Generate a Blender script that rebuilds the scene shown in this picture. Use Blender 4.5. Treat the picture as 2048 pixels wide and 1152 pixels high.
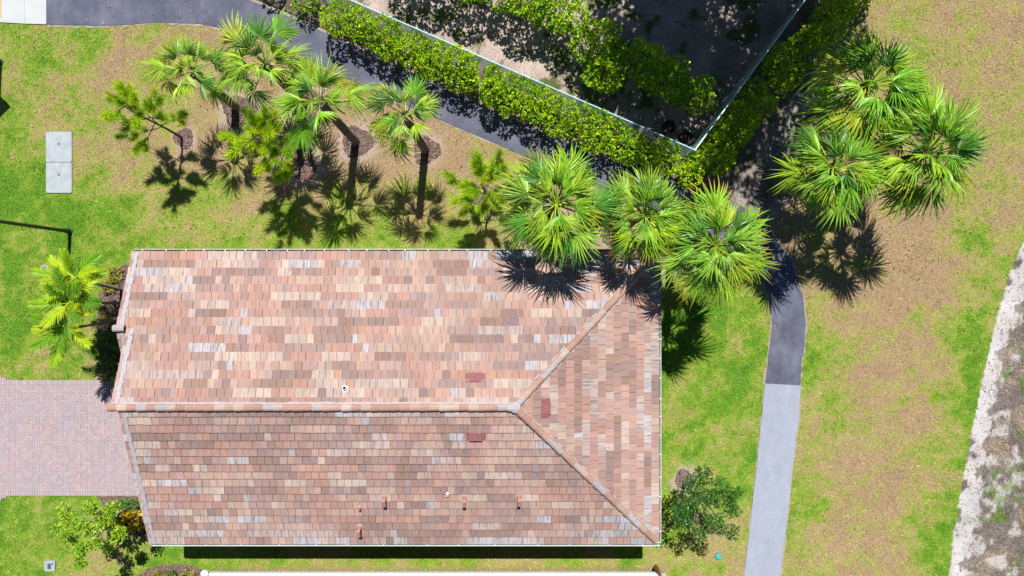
import bpy, math, random
import numpy as np
from mathutils import Vector, Matrix

for o in list(bpy.data.objects):
    bpy.data.objects.remove(o, do_unlink=True)
SC = bpy.context.scene
COL = SC.collection
R = math.radians

# ------------------------------------------------------------------ camera
CAM_H = 28.44            # metres above the lawn
FPX = 1365.0             # focal length in pixels of a 2048 px wide frame
NX, NY = 987.0, 584.0    # the point straight below the drone in that frame
cd = bpy.data.cameras.new('camera')
cam = bpy.data.objects.new('camera', cd)
COL.objects.link(cam)
cam.location = (0, 0, CAM_H)
cd.sensor_width = 36.0
cd.lens = FPX / 2048 * 36.0
cd.shift_x = (1024 - NX) / 2048
cd.shift_y = (NY - 576) / 2048
cd.clip_end = 2000
SC.camera = cam

# ------------------------------------------------------------------ sky, sun, exposure
SUN_EL = R(61.0)
SUN_AZ = R(2.0)          # sun stands at +Y (top of the picture), a touch to the right
w = bpy.data.worlds.new('World')
SC.world = w
w.use_nodes = True
nt = w.node_tree
nt.nodes.clear()
sky = nt.nodes.new('ShaderNodeTexSky')
sky.sky_type = 'NISHITA'
sky.sun_disc = False
sky.sun_elevation = SUN_EL
sky.sun_rotation = SUN_AZ
sky.air_density = 0.80     # clear, deep blue sky
sky.dust_density = 0.0
sky.ozone_density = 3.0
bg = nt.nodes.new('ShaderNodeBackground')
bg.inputs['Strength'].default_value = 0.05
wo = nt.nodes.new('ShaderNodeOutputWorld')
nt.links.new(sky.outputs[0], bg.inputs[0])
nt.links.new(bg.outputs[0], wo.inputs[0])
sd = bpy.data.lights.new('sun', 'SUN')
sd.energy = 5.0
sd.angle = R(0.5)
sd.color = (1.0, 0.955, 0.89)
sun = bpy.data.objects.new('sun', sd)
COL.objects.link(sun)
sdir = Vector((math.sin(SUN_AZ) * math.cos(SUN_EL), math.cos(SUN_AZ) * math.cos(SUN_EL), math.sin(SUN_EL)))
sun.rotation_euler = sdir.to_track_quat('Z', 'Y').to_euler()
sun.location = sdir * 60
vs = SC.view_settings
vs.view_transform = 'Standard'
vs.look = 'None'
vs.gamma = 1
vs.use_curve_mapping = False
vs.exposure = 0.8

# ------------------------------------------------------------------ helpers
def P(px, py, z=0.0):
    k = (CAM_H - z) / FPX
    return Vector(((px - NX) * k, -(py - NY) * k, z))

def tag(o, label=None, cat=None, group=None, kind=None):
    if label: o['label'] = label
    if cat: o['category'] = cat
    if group: o['group'] = group
    if kind: o['kind'] = kind
    return o

def empty(name, loc, label=None, cat=None, group=None):
    o = bpy.data.objects.new(name, None)
    o.empty_display_size = 0.2
    COL.objects.link(o)
    o.location = loc
    return tag(o, label, cat, group)

def mesh_np(name, v, faces, tint=None, smooth=False):
    """v (n,3); faces: (m,k) array or list of such arrays; tint (n,4) point colours"""
    if not isinstance(faces, list): faces = [faces]
    v = np.asarray(v, dtype=np.float32).reshape(-1, 3)
    me = bpy.data.meshes.new(name)
    me.vertices.add(len(v))
    me.vertices.foreach_set('co', v.ravel())
    faces = [np.asarray(f, dtype=np.int32) for f in faces if len(f)]
    nl = sum(f.size for f in faces)
    npoly = sum(f.shape[0] for f in faces)
    me.loops.add(nl)
    me.loops.foreach_set('vertex_index', np.concatenate([f.ravel() for f in faces]))
    me.polygons.add(npoly)
    tot = np.concatenate([np.full(f.shape[0], f.shape[1], dtype=np.int32) for f in faces])
    st = np.concatenate([[0], np.cumsum(tot)[:-1]]).astype(np.int32)
    me.polygons.foreach_set('loop_start', st)
    me.polygons.foreach_set('loop_total', tot)
    me.polygons.foreach_set('use_smooth', np.full(npoly, bool(smooth)))
    if tint is not None:
        a = me.color_attributes.new('tint', 'FLOAT_COLOR', 'POINT')
        a.data.foreach_set('color', np.asarray(tint, dtype=np.float32).ravel())
    me.update(calc_edges=True)
    return me

def link(name, me, mat=None, parent=None, loc=None, rot=None):
    o = bpy.data.objects.new(name, me)
    COL.objects.link(o)
    if mat and len(me.materials) == 0: me.materials.append(mat)
    if parent: o.parent = parent
    if loc is not None: o.location = loc
    if rot is not None: o.rotation_euler = rot
    return o

class MB:
    """collects shapes for ONE mesh"""
    def __init__(s): s.v = []; s.f = {}; s.n = 0; s.c = []
    def add(s, v, faces, col=None):
        v = [tuple(p) for p in v]
        for f in faces: s.f.setdefault(len(f), []).append([i + s.n for i in f])
        s.v += v; s.n += len(v)
        s.c += [col or (1, 1, 1, 1)] * len(v)
    def box(s, x0, x1, y0, y1, z0, z1, col=None):
        s.add([(x0,y0,z0),(x1,y0,z0),(x1,y1,z0),(x0,y1,z0),(x0,y0,z1),(x1,y0,z1),(x1,y1,z1),(x0,y1,z1)],
              [(0,3,2,1),(4,5,6,7),(0,1,5,4),(1,2,6,5),(2,3,7,6),(3,0,4,7)], col)
    def prism(s, poly, z0, z1, col=None):
        n = len(poly)
        s.add([(p[0], p[1], z0) for p in poly] + [(p[0], p[1], z1) for p in poly],
              [tuple(range(n - 1, -1, -1)), tuple(range(n, 2 * n))] + [(i, (i + 1) % n, n + (i + 1) % n, n + i) for i in range(n)], col)
    def tube(s, pts, rad, n=8, col=None, cap=True):
        pts = [Vector(p) for p in pts]
        if not hasattr(rad, '__len__'): rad = [rad] * len(pts)
        vs_ = []
        ref = Vector((0.31, 0.17, 0.93)).normalized()
        for i, p in enumerate(pts):
            d = (pts[min(i + 1, len(pts) - 1)] - pts[max(i - 1, 0)]).normalized()
            r0 = ref if abs(d.dot(ref)) < .95 else Vector((1, 0, 0))
            a = d.cross(r0).normalized(); b = d.cross(a)
            for k in range(n):
                t = 2 * math.pi * k / n
                vs_.append(p + (a * math.cos(t) + b * math.sin(t)) * rad[i])
        fs = []
        for i in range(len(pts) - 1):
            for k in range(n):
                fs.append((i*n+k, i*n+(k+1)%n, (i+1)*n+(k+1)%n, (i+1)*n+k))
        if cap:
            fs.append(tuple(range(n - 1, -1, -1)))
            m = (len(pts) - 1) * n
            fs.append(tuple(range(m, m + n)))
        s.add(vs_, fs, col)
    def lathe(s, prof, n=20, c=(0, 0, 0), col=None):
        vs_ = []; fs = []
        for (r, z) in prof:
            for k in range(n):
                t = 2 * math.pi * k / n
                vs_.append((c[0] + r * math.cos(t), c[1] + r * math.sin(t), c[2] + z))
        for i in range(len(prof) - 1):
            for k in range(n):
                fs.append((i*n+k, i*n+(k+1)%n, (i+1)*n+(k+1)%n, (i+1)*n+k))
        fs.append(tuple(range(n - 1, -1, -1)))
        m = (len(prof) - 1) * n
        fs.append(tuple(range(m, m + n)))
        s.add(vs_, fs, col)
    def build(s, name, mat, parent=None, smooth=False, loc=None, rot=None):
        me = mesh_np(name, s.v, [np.array(f) for f in s.f.values()], s.c, smooth)
        return link(name, me, mat, parent, loc, rot)

def vnoise(x, y, scale, seed):
    g = np.random.RandomState(seed).rand(256, 256)
    x = np.asarray(x) * scale + 1000; y = np.asarray(y) * scale + 1000
    xi = np.floor(x).astype(int); yi = np.floor(y).astype(int)
    fx = x - xi; fy = y - yi
    fx = fx * fx * (3 - 2 * fx); fy = fy * fy * (3 - 2 * fy)
    a = g[xi % 256, yi % 256]; b = g[(xi + 1) % 256, yi % 256]
    c = g[xi % 256, (yi + 1) % 256]; d = g[(xi + 1) % 256, (yi + 1) % 256]
    return (a * (1 - fx) + b * fx) * (1 - fy) + (c * (1 - fx) + d * fx) * fy

def fbm(x, y, scale, seed, octv=4):
    t = 0; a = 1; s = 0
    for i in range(octv):
        t = t + a * vnoise(x, y, scale * 2 ** i, seed + i); s += a; a *= .55
    return t / s

def inpoly(x, y, poly):
    x = np.asarray(x); y = np.asarray(y)
    r = np.zeros(x.shape, dtype=bool)
    n = len(poly)
    for i in range(n):
        x0, y0 = poly[i][:2]; x1, y1 = poly[(i + 1) % n][:2]
        if y0 == y1: continue
        cnd = ((y0 > y) != (y1 > y)) & (x < (x1 - x0) * (y - y0) / (y1 - y0) + x0)
        r ^= cnd
    return r

def sstep(a, b, x):
    t = np.clip((x - a) / (b - a), 0, 1)
    return t * t * (3 - 2 * t)

# ------------------------------------------------------------------ materials
class NT:
    def __init__(s, name):
        s.m = bpy.data.materials.new(name); s.m.use_nodes = True
        s.t = s.m.node_tree; s.t.nodes.clear()
        s.out = s.t.nodes.new('ShaderNodeOutputMaterial')
        s.b = s.t.nodes.new('ShaderNodeBsdfPrincipled')
        s.l(s.b.outputs[0], s.out.inputs[0])
    def n(s, ty, **kw):
        x = s.t.nodes.new(ty)
        for k, v in kw.items(): setattr(x, k, v)
        return x
    def l(s, a, b): s.t.links.new(a, b)
    def attr(s, name='tint'):
        a = s.n('ShaderNodeAttribute'); a.attribute_name = name; return a
    def pos(s, scale=(1, 1, 1)):
        g = s.n('ShaderNodeNewGeometry'); m = s.n('ShaderNodeMapping')
        m.inputs['Scale'].default_value = scale
        s.l(g.outputs['Position'], m.inputs[0]); return m.outputs[0]
    def noise(s, vec, scale, detail=3, rough=.55):
        x = s.n('ShaderNodeTexNoise')
        x.inputs['Scale'].default_value = scale; x.inputs['Detail'].default_value = detail
        x.inputs['Roughness'].default_value = rough
        if vec is not None: s.l(vec, x.inputs['Vector'])
        return x.outputs['Fac']
    def ramp(s, fac, stops):
        r = s.n('ShaderNodeValToRGB')
        e = r.color_ramp.elements
        while len(e) < len(stops): e.new(.5)
        for i, (p, c) in enumerate(stops):
            e[i].position = p
            e[i].color = tuple(c) + (1,) if hasattr(c, '__len__') and len(c) == 3 else ((c, c, c, 1) if not hasattr(c, '__len__') else c)
        s.l(fac, r.inputs[0]); return r.outputs[0]
    def mix(s, a, b, fac, mode='MIX'):
        x = s.n('ShaderNodeMix'); x.data_type = 'RGBA'; x.blend_type = mode
        for val, k in ((a, 6), (b, 7)):
            if hasattr(val, 'links'): s.l(val, x.inputs[k])
            else: x.inputs[k].default_value = tuple(val) + (1,) if len(val) == 3 else val
        if hasattr(fac, 'links'): s.l(fac, x.inputs[0])
        else: x.inputs[0].default_value = fac
        return x.outputs[2]
    def math(s, op, a, b):
        x = s.n('ShaderNodeMath'); x.operation = op
        for val, k in ((a, 0), (b, 1)):
            if hasattr(val, 'links'): s.l(val, x.inputs[k])
            else: x.inputs[k].default_value = val
        return x.outputs[0]
    def bump(s, h, strength=.5, dist=.01):
        x = s.n('ShaderNodeBump'); x.inputs['Strength'].default_value = strength
        x.inputs['Distance'].default_value = dist
        s.l(h, x.inputs['Height']); s.l(x.outputs[0], s.b.inputs['Normal'])
    def col(s, c):
        if hasattr(c, 'links'): s.l(c, s.b.inputs['Base Color'])
        else: s.b.inputs['Base Color'].default_value = tuple(c) + (1,)
    def set(s, rough=.8, metal=0, spec=None):
        s.b.inputs['Roughness'].default_value = rough; s.b.inputs['Metallic'].default_value = metal
        if spec is not None: s.b.inputs['Specular IOR Level'].default_value = spec

def simple(name, c, rough=.6, var=.15, scale=8, metal=0, bump=0):
    t = NT(name)
    f = t.noise(t.pos(), scale, 4)
    d = tuple(x * (1 - var) for x in c); u = tuple(min(1, x * (1 + var)) for x in c)
    t.col(t.ramp(f, [(.3, d), (.7, u)]))
    t.set(rough, metal)
    if bump: t.bump(f, .6, bump)
    return t.m

def leaf_mat(name, use_obj=False, transl=.3, rough=.42, tip=None, spec=.4):
    """tint from the mesh attribute or the object's colour; thin leaf lets some light through"""
    t = NT(name)
    if use_obj:
        oi = t.n('ShaderNodeObjectInfo'); c = oi.outputs['Color']
        a = t.attr()
        c = t.mix(c, a.outputs['Color'], 1.0, 'MULTIPLY')
        if tip:
            f = t.math('MULTIPLY', t.ramp(a.outputs['Alpha'], [(.55, 0.0), (.95, 1.0)]), oi.outputs['Alpha'])
            c = t.mix(c, tip, f)
    else:
        c = t.attr().outputs['Color']
    t.col(c); t.set(rough, 0, spec)
    tr = t.n('ShaderNodeBsdfTranslucent'); t.l(c, tr.inputs[0])
    ms = t.n('ShaderNodeMixShader'); ms.inputs[0].default_value = transl
    t.l(t.b.outputs[0], ms.inputs[1]); t.l(tr.outputs[0], ms.inputs[2]); t.l(ms.outputs[0], t.out.inputs[0])
    return t.m

def tint_mat(name, rough=.8, scale=30, var=.2, bump=.004, use_obj=False):
    t = NT(name)
    c = t.n('ShaderNodeObjectInfo').outputs['Color'] if use_obj else t.attr().outputs['Color']
    f = t.noise(t.pos(), scale, 4)
    c = t.mix(c, t.ramp(f, [(.3, 1 - var), (.7, 1 + var)]), 1.0, 'MULTIPLY')
    t.col(c); t.set(rough, 0, .3)
    if bump: t.bump(f, .5, bump)
    return t.m

def tile_mat(name, axis, use_obj):
    """weathered flat concrete tile: its own tint, combed streaks down the slope, dark streaks where it is greyed"""
    t = NT(name)
    if use_obj:
        oi = t.n('ShaderNodeObjectInfo'); c, a = oi.outputs['Color'], oi.outputs['Alpha']
    else:
        at = t.attr(); c, a = at.outputs['Color'], at.outputs['Alpha']
    sc1 = (60, 3.0, 3.0) if axis == 'y' else (3.0, 60, 3.0)
    sc2 = (14, 1.6, 1.6) if axis == 'y' else (1.6, 14, 1.6)
    f1 = t.noise(t.pos(sc1), 1, 2, .6)
    f2 = t.noise(t.pos(sc2), 1, 3, .65)
    c = t.mix(c, t.ramp(f1, [(.25, .72), (.5, 1.0), (.75, 1.22)]), .8, 'MULTIPLY')
    dk = t.math('MULTIPLY', t.ramp(f2, [(.5, 0.0), (.66, 1.0)]), a)
    c = t.mix(c, (.16, .145, .155), dk)
    big = t.noise(t.pos(), .35, 3)
    c = t.mix(c, t.ramp(big, [(.3, .88), (.7, 1.1)]), 1.0, 'MULTIPLY')
    t.col(c); t.set(.9, 0, .15); t.bump(f1, .35, .004)
    return t.m

M = {}
M['trim_white'] = simple('painted_white_metal', (.55, .58, .61), .4, .04, 3)
M['stucco'] = simple('cream_stucco', (.62, .55, .45), .9, .06, 30, bump=.004)
M['soffit'] = simple('white_soffit', (.7, .7, .68), .7, .04, 5)
M['deck'] = simple('roof_underlay', (.07, .06, .06), .95, .2, 6)
M['mortar'] = simple('pale_mortar', (.29, .268, .295), .92, .18, 18, bump=.01)
M['gutter_in'] = simple('green_stained_gutter', (.12, .22, .15), .6, .25, 6)
M['glass'] = simple('window_glass', (.03, .04, .05), .05, .1, 2)
M['vent_red'] = simple('red_painted_vent', (.185, .068, .072), .85, .18, 9)
M['vent_pink'] = simple('terracotta_painted_pipe', (.33, .16, .13), .6, .12, 12)
M['pvc'] = simple('white_pipe', (.5, .5, .5), .45, .06, 10)
M['dark'] = simple('dark_hole', (.01, .01, .012), .9, .1, 5)
M['black_metal'] = simple('black_lamp_metal', (.012, .012, .013), .45, .2, 6)
M['lamp_glass'] = simple('frosted_lamp_glass', (.6, .6, .58), .3, .05, 5)
M['black_pot'] = simple('black_plastic_pot', (.014, .014, .015), .55, .25, 12)
M['soil'] = simple('potting_soil', (.05, .035, .03), .95, .4, 25, bump=.02)
M['galv'] = simple('green_vinyl_rail', (.30, .50, .52), .35, .08, 6)
M['wire'] = simple('green_vinyl_wire', (.13, .20, .20), .45, .1, 6)
M['conc'] = simple('pale_concrete', (.25, .285, .31), .85, .14, 3, bump=.002)
M['conc_white'] = simple('bright_concrete', (.34, .36, .375), .85, .05, 2, bump=.002)
M['yellow'] = simple('yellow_paint', (.40, .27, .07), .7, .08, 6)
M['teal'] = simple('teal_plastic', (.03, .30, .32), .45, .08, 8)
M['grey_plastic'] = simple('grey_plastic', (.30, .33, .35), .6, .1, 9)
M['dgrey'] = simple('dark_grey_iron', (.05, .055, .06), .6, .2, 14)
M['white_roof'] = simple('white_coated_roof', (.50, .54, .56), .5, .04, 2)
M['brown_metal'] = simple('brown_red_downspout', (.17, .065, .06), .5, .12, 5)
M['bark_palm'] = NT('palm_bark')
_t = M['bark_palm']
_f = _t.noise(_t.pos((6, 6, 22)), 1, 4)
_t.col(_t.ramp(_f, [(.3, (.045, .035, .03)), (.7, (.16, .13, .11))])); _t.set(.95); _t.bump(_f, .9, .03)
M['bark_palm'] = _t.m
M['bark_grey'] = simple('grey_bark', (.20, .17, .15), .9, .35, 14, bump=.01)
M['bark_dark'] = simple('dark_bark', (.06, .045, .04), .95, .35, 20, bump=.01)
M['frond'] = leaf_mat('fan_frond', True, .15, .40, tip=(.50, .26, .05), spec=.32)
M['feather'] = leaf_mat('feather_frond', True, .22, .45, tip=(.50, .42, .03), spec=.2)
M['needle'] = leaf_mat('pine_needle', True, .42, .55)
M['leaf'] = leaf_mat('shrub_leaf', False, .30, .36, spec=.5)
M['blade'] = leaf_mat('grass_blade', False, .22, .7, spec=.15)
M['chip'] = tint_mat('mulch_chip', .95, 40, .3)
M['paver'] = tint_mat('paver', .88, 60, .14, .003)
M['tileNS'] = tile_mat('roof_tile_ns', 'y', False)
M['tileE'] = tile_mat('roof_tile_e', 'x', False)
M['tileNSo'] = tile_mat('roof_tile_ns_single', 'y', True)
M['tileEo'] = tile_mat('roof_tile_e_single', 'x', True)
M['cap'] = tile_mat('ridge_tile', 'x', True)

# ground: tint attribute plus fine grain
_t = NT('ground_soil_and_thatch')
_c = _t.attr().outputs['Color']
_f = _t.noise(_t.pos(), 26, 5, .7)
_f2 = _t.noise(_t.pos(), 90, 3, .7)
_c = _t.mix(_c, _t.ramp(_f, [(.25, .55), (.5, 1.0), (.78, 1.4)]), 1.0, 'MULTIPLY')
_c = _t.mix(_c, _t.ramp(_f2, [(.25, .65), (.75, 1.35)]), 1.0, 'MULTIPLY')
_t.col(_c); _t.set(.97, 0, .1); _t.bump(_f, .8, .03)
M['ground'] = _t.m
# asphalt
def asphalt(name, c0, c1, c2, wear=.06):
    t = NT(name)
    f = t.noise(t.pos(), .9, 5, .6)
    g = t.noise(t.pos(), 55, 3, .7)
    st = t.noise(t.pos((3.0, 1.6, 1)), 1, 5, .65)
    c = t.ramp(f, [(.3, c0), (.5, c1), (.72, c2)])
    c = t.mix(c, t.ramp(st, [(.35, 1 - wear), (.65, 1 + wear)]), 1.0, 'MULTIPLY')
    c = t.mix(c, t.ramp(g, [(.25, .8), (.75, 1.2)]), 1.0, 'MULTIPLY')
    t.col(c); t.set(.88, 0, .25); t.bump(g, .5, .006)
    return t.m
M['asphalt'] = asphalt('worn_asphalt', (.054, .058, .085), (.075, .08, .115), (.105, .11, .15), .14)
M['pale_asphalt'] = asphalt('pale_grey_pavement', (.205, .228, .28), (.215, .24, .295), (.228, .252, .305))
M['sand'] = simple('pale_sand_margin', (.24, .205, .18), .97, .4, 20, bump=.02)

# ------------------------------------------------------------------ layout (ground pixels -> metres)
def G(pts): return [(P(x, y).x, P(x, y).y) for x, y in pts]

near_e = [(95,49),(200,52),(320,45),(400,48),(470,62),(560,92),(640,130),(740,180),(880,240),(1000,291),(1100,335),(1200,378),(1300,415),(1380,446),(1435,474),(1490,515),(1525,560),(1541,600),(1544,650),(1538,700),(1530,767)]
far_e = [(95,-60),(250,-70),(420,-35),(509,4),(602,44),(700,89),(800,136),(900,183),(1000,227),(1100,272),(1200,312),(1300,343),(1400,372),(1472,404),(1530,450),(1580,520),(1605,590),(1611,650),(1607,700),(1603,720),(1600,771)]
pale_n = [(1530,767),(1522,840),(1516,900),(1503,1020),(1487,1160),(1478,1240)]
pale_f = [(1600,771),(1596,840),(1588,900),(1575,1020),(1558,1160),(1549,1240)]
path_poly = G(near_e + far_e[::-1])
pale_poly = G(pale_n + pale_f[::-1])
white_poly = G([(-140,44),(0,45),(50,48),(95,49),(95,-60),(-140,-60)])
fence_base = [(500, -58), (1364, 318), (1635, -51)]
yard_poly = G([(300,-145), (500,-58), (1364,318), (1635,-51), (1760,-215), (300,-215)])
hedge_bed = G([(509,4),(602,44),(700,89),(900,183),(1100,272),(1200,312),(1300,343),(1400,372),(1472,404),(1500,400),(1500,330),(1545,250),(1610,170),(1680,90),(1760,-40),(1635,-51),(1364,318),(500,-58)])
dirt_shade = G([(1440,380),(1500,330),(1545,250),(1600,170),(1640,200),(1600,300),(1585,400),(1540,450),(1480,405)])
sand_l = [(2075,420),(2048,480),(2018,548),(1990,650),(1965,760),(1940,880),(1920,990),(1905,1080),(1898,1152),(1888,1250)]
sand_r = [(2120,430),(2090,520),(2055,590),(2018,680),(1998,760),(1976,880),(1957,990),(1944,1080),(1936,1152),(1925,1250)]
scrub_poly = G(sand_l + [(2300,1250),(2300,420)])
house_poly = [(-12.6,-9.1),(5.9,-9.1),(5.9,1.2),(-13.2,1.2),(-13.2,-4.0),(-12.6,-4.0)]
drive_poly = G([(-140,742),(-10,746),(12,757),(22,760),(400,760),(400,991),(20,991),(8,995),(-10,1003),(-140,1010)])
slab_poly = G([(93,264),(145,264),(145,386),(93,386)])
bed_w = G([(252,528),(234,537),(214,558),(199,588),(196,640),(196,759),(400,759),(400,528)])
bed_sw = G([(195,993),(204,1000),(212,1022),(232,1050),(262,1066),(300,1078),(400,1078),(400,993)])
bed_s = G([(262,1185),(276,1152),(296,1138),(322,1131),(352,1128),(384,1131),(402,1138),(410,1150),(414,1185)])
rings = [(368,276,24,'left pine'),(478,222,40,''),(610,210,40,''),(714,283,38,''),(852,300,34,''),(600,330,40,''),(972,402,26,''),
         (1368,957,23,''),(1095,448,44,''),(1235,462,40,''),(1345,515,34,'')]
neigh_poly = G([(440,1160),(1250,1160),(1250,1300),(440,1300)])

DRY = [(20,80,.25),(60,150,.35),(110,70,.1),(160,120,.6),(230,120,.72),(320,110,.72),(250,180,.75),(130,200,.45),(40,230,.5),(60,300,.3),(200,280,.55),(280,300,.8),(430,110,.85),(200,350,.12),(260,380,.45),(180,450,.2),(60,420,.2),(60,520,.08),(150,520,.25),(240,470,.42),(60,620,.15),(100,700,.45),(170,740,.4),(40,740,.3),(350,430,.38),(450,420,.42),(600,470,.35),(750,480,.38),(900,470,.42),(420,330,.85),(560,230,.97),(650,330,.85),(780,350,.85),(900,290,.97),(1000,330,.97),(1050,420,.85),(920,400,.75),(500,330,.85),(700,430,.42),(850,480,.38),
(40,1040,.08),(60,1110,.2),(150,1010,.3),(200,1110,.6),(300,1110,.22),(450,1125,.35),(600,1130,.5),(800,1125,.42),(1000,1125,.5),(1200,1130,.5),(1350,1130,.35),
(1350,600,.25),(1450,620,.12),(1400,700,.15),(1500,700,.25),(1400,800,.3),(1480,850,.22),(1370,880,.36),(1450,950,.34),(1490,1050,.5),(1440,1120,.62),(1400,1060,.62),
(1640,700,.25),(1620,620,.65),(1650,560,.9),(1640,820,.45),(1620,900,.55),(1608,980,.2),(1590,1060,.3),(1640,1120,.75),(1720,700,.8),(1700,850,.97),(1680,950,.97),(1750,1000,.85),(1720,1080,.95),(1800,800,.8),(1800,600,.85),(1850,900,.7),(1880,1000,.45),(1870,1100,.28),(1920,850,.3),(1940,750,.25),(1960,650,.3),(2000,500,.38),(1900,600,.6),(1850,700,.8),(1760,560,.85),(1820,480,.88),(1950,400,.75),(2030,300,.5),(1900,250,.75),(1880,130,.5),(1940,60,.75),(1830,40,.8),(2030,60,.85),(2030,180,.72),(1780,430,.92),(1780,1100,.88),(1520,330,1.),(1300,0,1.)]
_d = np.array(DRY)
def dryness(x, y):
    px = x * 48 + NX; py = NY - y * 48
    num = np.zeros(np.shape(x)); den = np.full(np.shape(x), 1e-9)
    wx = (vnoise(x, y, .7, 41) - .5) * 60; wy = (vnoise(x, y, .7, 43) - .5) * 60
    for (a, b, v) in _d:
        wgt = np.exp(-((px + wx - a) ** 2 + (py + wy - b) ** 2) / (2 * 55 ** 2)) + 1e-7
        num += wgt * v; den += wgt
    v = num / den
    v = v + (fbm(x, y, .9, 7, 4) - .5) * .95 + (fbm(x * .6 + y * .5, y * 1.6 - x * .9, 1.1, 57, 4) - .5) * .5 + (fbm(x, y, 4, 17, 3) - .5) * .6
    return np.clip(v - .05, 0, 1)

LUSH = np.array((.095, .25, .018)); MIDG = np.array((.225, .345, .035)); STRAW = np.array((.37, .335, .115)); TAN = np.array((.385, .272, .165))
def grass_col(d):
    d = d[:, None]
    a = LUSH + (MIDG - LUSH) * np.clip(d / .3, 0, 1)
    a = a + (STRAW - a) * np.clip((d - .3) / .35, 0, 1)
    return a + (TAN - a) * np.clip((d - .65) / .3, 0, 1)

# ------------------------------------------------------------------ ground sheet
xs = np.concatenate([[-400, -200, -100, -60, -40, -30], np.arange(-25, 27.01, .085), [30, 40, 60, 100, 200, 400]])
ys = np.concatenate([[-400, -200, -100, -60, -35, -20], np.arange(-15, 16.01, .085), [20, 35, 60, 100, 200, 400]])
gx, gy = np.meshgrid(xs, ys, indexing='ij')
fx, fy = gx.ravel(), gy.ravel()
dr = dryness(fx, fy)
gc = grass_col(np.clip(dr * 1.05 + .05, 0, 1)) * .62
def blend(mask, c):
    global gc
    gc = gc * (1 - mask[:, None]) + np.asarray(c) * mask[:, None]
n1 = fbm(fx, fy, 1.6, 91, 4)[:, None]; n2 = fbm(fx, fy, 1.4, 77, 4)[:, None]
dirt = np.array((.31, .245, .22)) * (.6 + .8 * n1)
yard = inpoly(fx, fy, yard_poly)
yc = dirt * (1 - sstep(.55, .68, n2)) + np.array((.09, .10, .04)) * sstep(.55, .68, n2)
gc[yard] = yc[yard]
hb = inpoly(fx, fy, hedge_bed)
gc[hb] = (np.array((.19, .15, .13)) * (.6 + .8 * n1))[hb]
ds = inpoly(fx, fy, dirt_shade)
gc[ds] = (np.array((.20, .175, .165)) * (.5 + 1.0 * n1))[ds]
scr = inpoly(fx, fy, scrub_poly)
sand_poly = G(sand_l + sand_r[::-1])
snd = inpoly(fx + (n1[:, 0] - .5) * 1.6, fy, sand_poly)
sc_c = np.array((.135, .12, .11)) * (.3 + 1.3 * n1)
pn = fbm(fx, fy, 1.7, 55, 5)[:, None]
sc_c = sc_c + (np.array((.33, .305, .30)) - sc_c) * sstep(.56, .70, pn)
gr = fbm(fx, fy, 1.9, 66, 4)[:, None]
sc_c = sc_c + (np.array((.10, .15, .03)) - sc_c) * sstep(.62, .74, gr) * .7
gc[scr] = sc_c[scr]
sdc = np.array((.35, .335, .34)) * (.6 + .8 * n1)
gc[snd & scr] = sdc[snd & scr]
px_, py_ = fx * 48 + NX, NY - fy * 48
for (rx, ry, rr, _) in rings:      # pale sandy rim round every tree ring
    dd = np.hypot(px_ - rx, py_ - ry) + (n1[:, 0] - .5) * 46
    blend((1 - sstep(rr * .85, rr * 1.6, dd)) * .7, (.30, .24, .21))
bare = (1 - sstep(0, 14, np.abs(py_ - 1142 + (n1[:, 0] - .5) * 14))) * ((px_ > 430) & (px_ < 1330))
blend(bare * .7, (.20, .125, .08))
nxg, nyg = len(xs), len(ys)
gz = np.zeros(fx.shape)
gz = (fbm(fx, fy, 3, 5, 3) - .5) * .02 * (np.abs(fx) < 30)
ii = (np.arange(nxg - 1)[:, None] * nyg + np.arange(nyg - 1)[None, :]).ravel()
gf = np.stack([ii, ii + nyg, ii + nyg + 1, ii + 1], 1)
gt = np.concatenate([gc, np.ones((len(gc), 1))], 1)
g_o = link('ground', mesh_np('ground', np.stack([fx, fy, gz], 1), gf, gt), M['ground'])
tag(g_o, kind='structure')

# ------------------------------------------------------------------ paths
def slab_obj(name, poly, z0, z1, mat, label=None, kind='structure'):
    b = MB(); b.prism(poly, z0, z1)
    o = b.build(name, mat)
    return tag(o, label, kind=kind)
def ccw(p):
    a = sum(p[i][0] * p[(i + 1) % len(p)][1] - p[(i + 1) % len(p)][0] * p[i][1] for i in range(len(p)))
    return p if a > 0 else p[::-1]
def strip(name, ea, eb, z0, z1, mat, jit=0.0, sub=4):
    """a band between two edges, cut finely so that its edges can be ragged"""
    def refine(e):
        e = G(e); out = []
        for i in range(len(e) - 1):
            for k in range(sub):
                t = k / sub
                out.append((e[i][0] + (e[i+1][0] - e[i][0]) * t, e[i][1] + (e[i+1][1] - e[i][1]) * t))
        out.append(e[-1]); return out
    a, c = refine(ea), refine(eb)
    rs = random.Random(len(a))
    a = [(x + rs.uniform(-jit, jit), y + rs.uniform(-jit, jit)) for x, y in a]
    c = [(x + rs.uniform(-jit, jit), y + rs.uniform(-jit, jit)) for x, y in c]
    n = len(a)
    v = [(x, y, z1) for x, y in a] + [(x, y, z1) for x, y in c] + [(x, y, z0) for x, y in a] + [(x, y, z0) for x, y in c]
    f = []
    for i in range(n - 1):
        f += [(i, i + 1, n + i + 1, n + i), (2*n + i, 2*n + i + 1, i + 1, i), (n + i, n + i + 1, 3*n + i + 1, 3*n + i)]
    f += [(0, n, 3*n, 2*n), (n - 1, 3*n - 1, 4*n - 1, 2*n - 1)]
    b = MB(); b.add(v, f)
    return tag(b.build(name, mat), kind='structure')
def off(e, d):
    """offset an edge in pixels along its normal"""
    o = []
    for i in range(len(e)):
        x0, y0 = e[max(i - 1, 0)]; x1, y1 = e[min(i + 1, len(e) - 1)]
        l = math.hypot(x1 - x0, y1 - y0)
        o.append((e[i][0] - (y1 - y0) / l * d, e[i][1] + (x1 - x0) / l * d))
    return o
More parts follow.
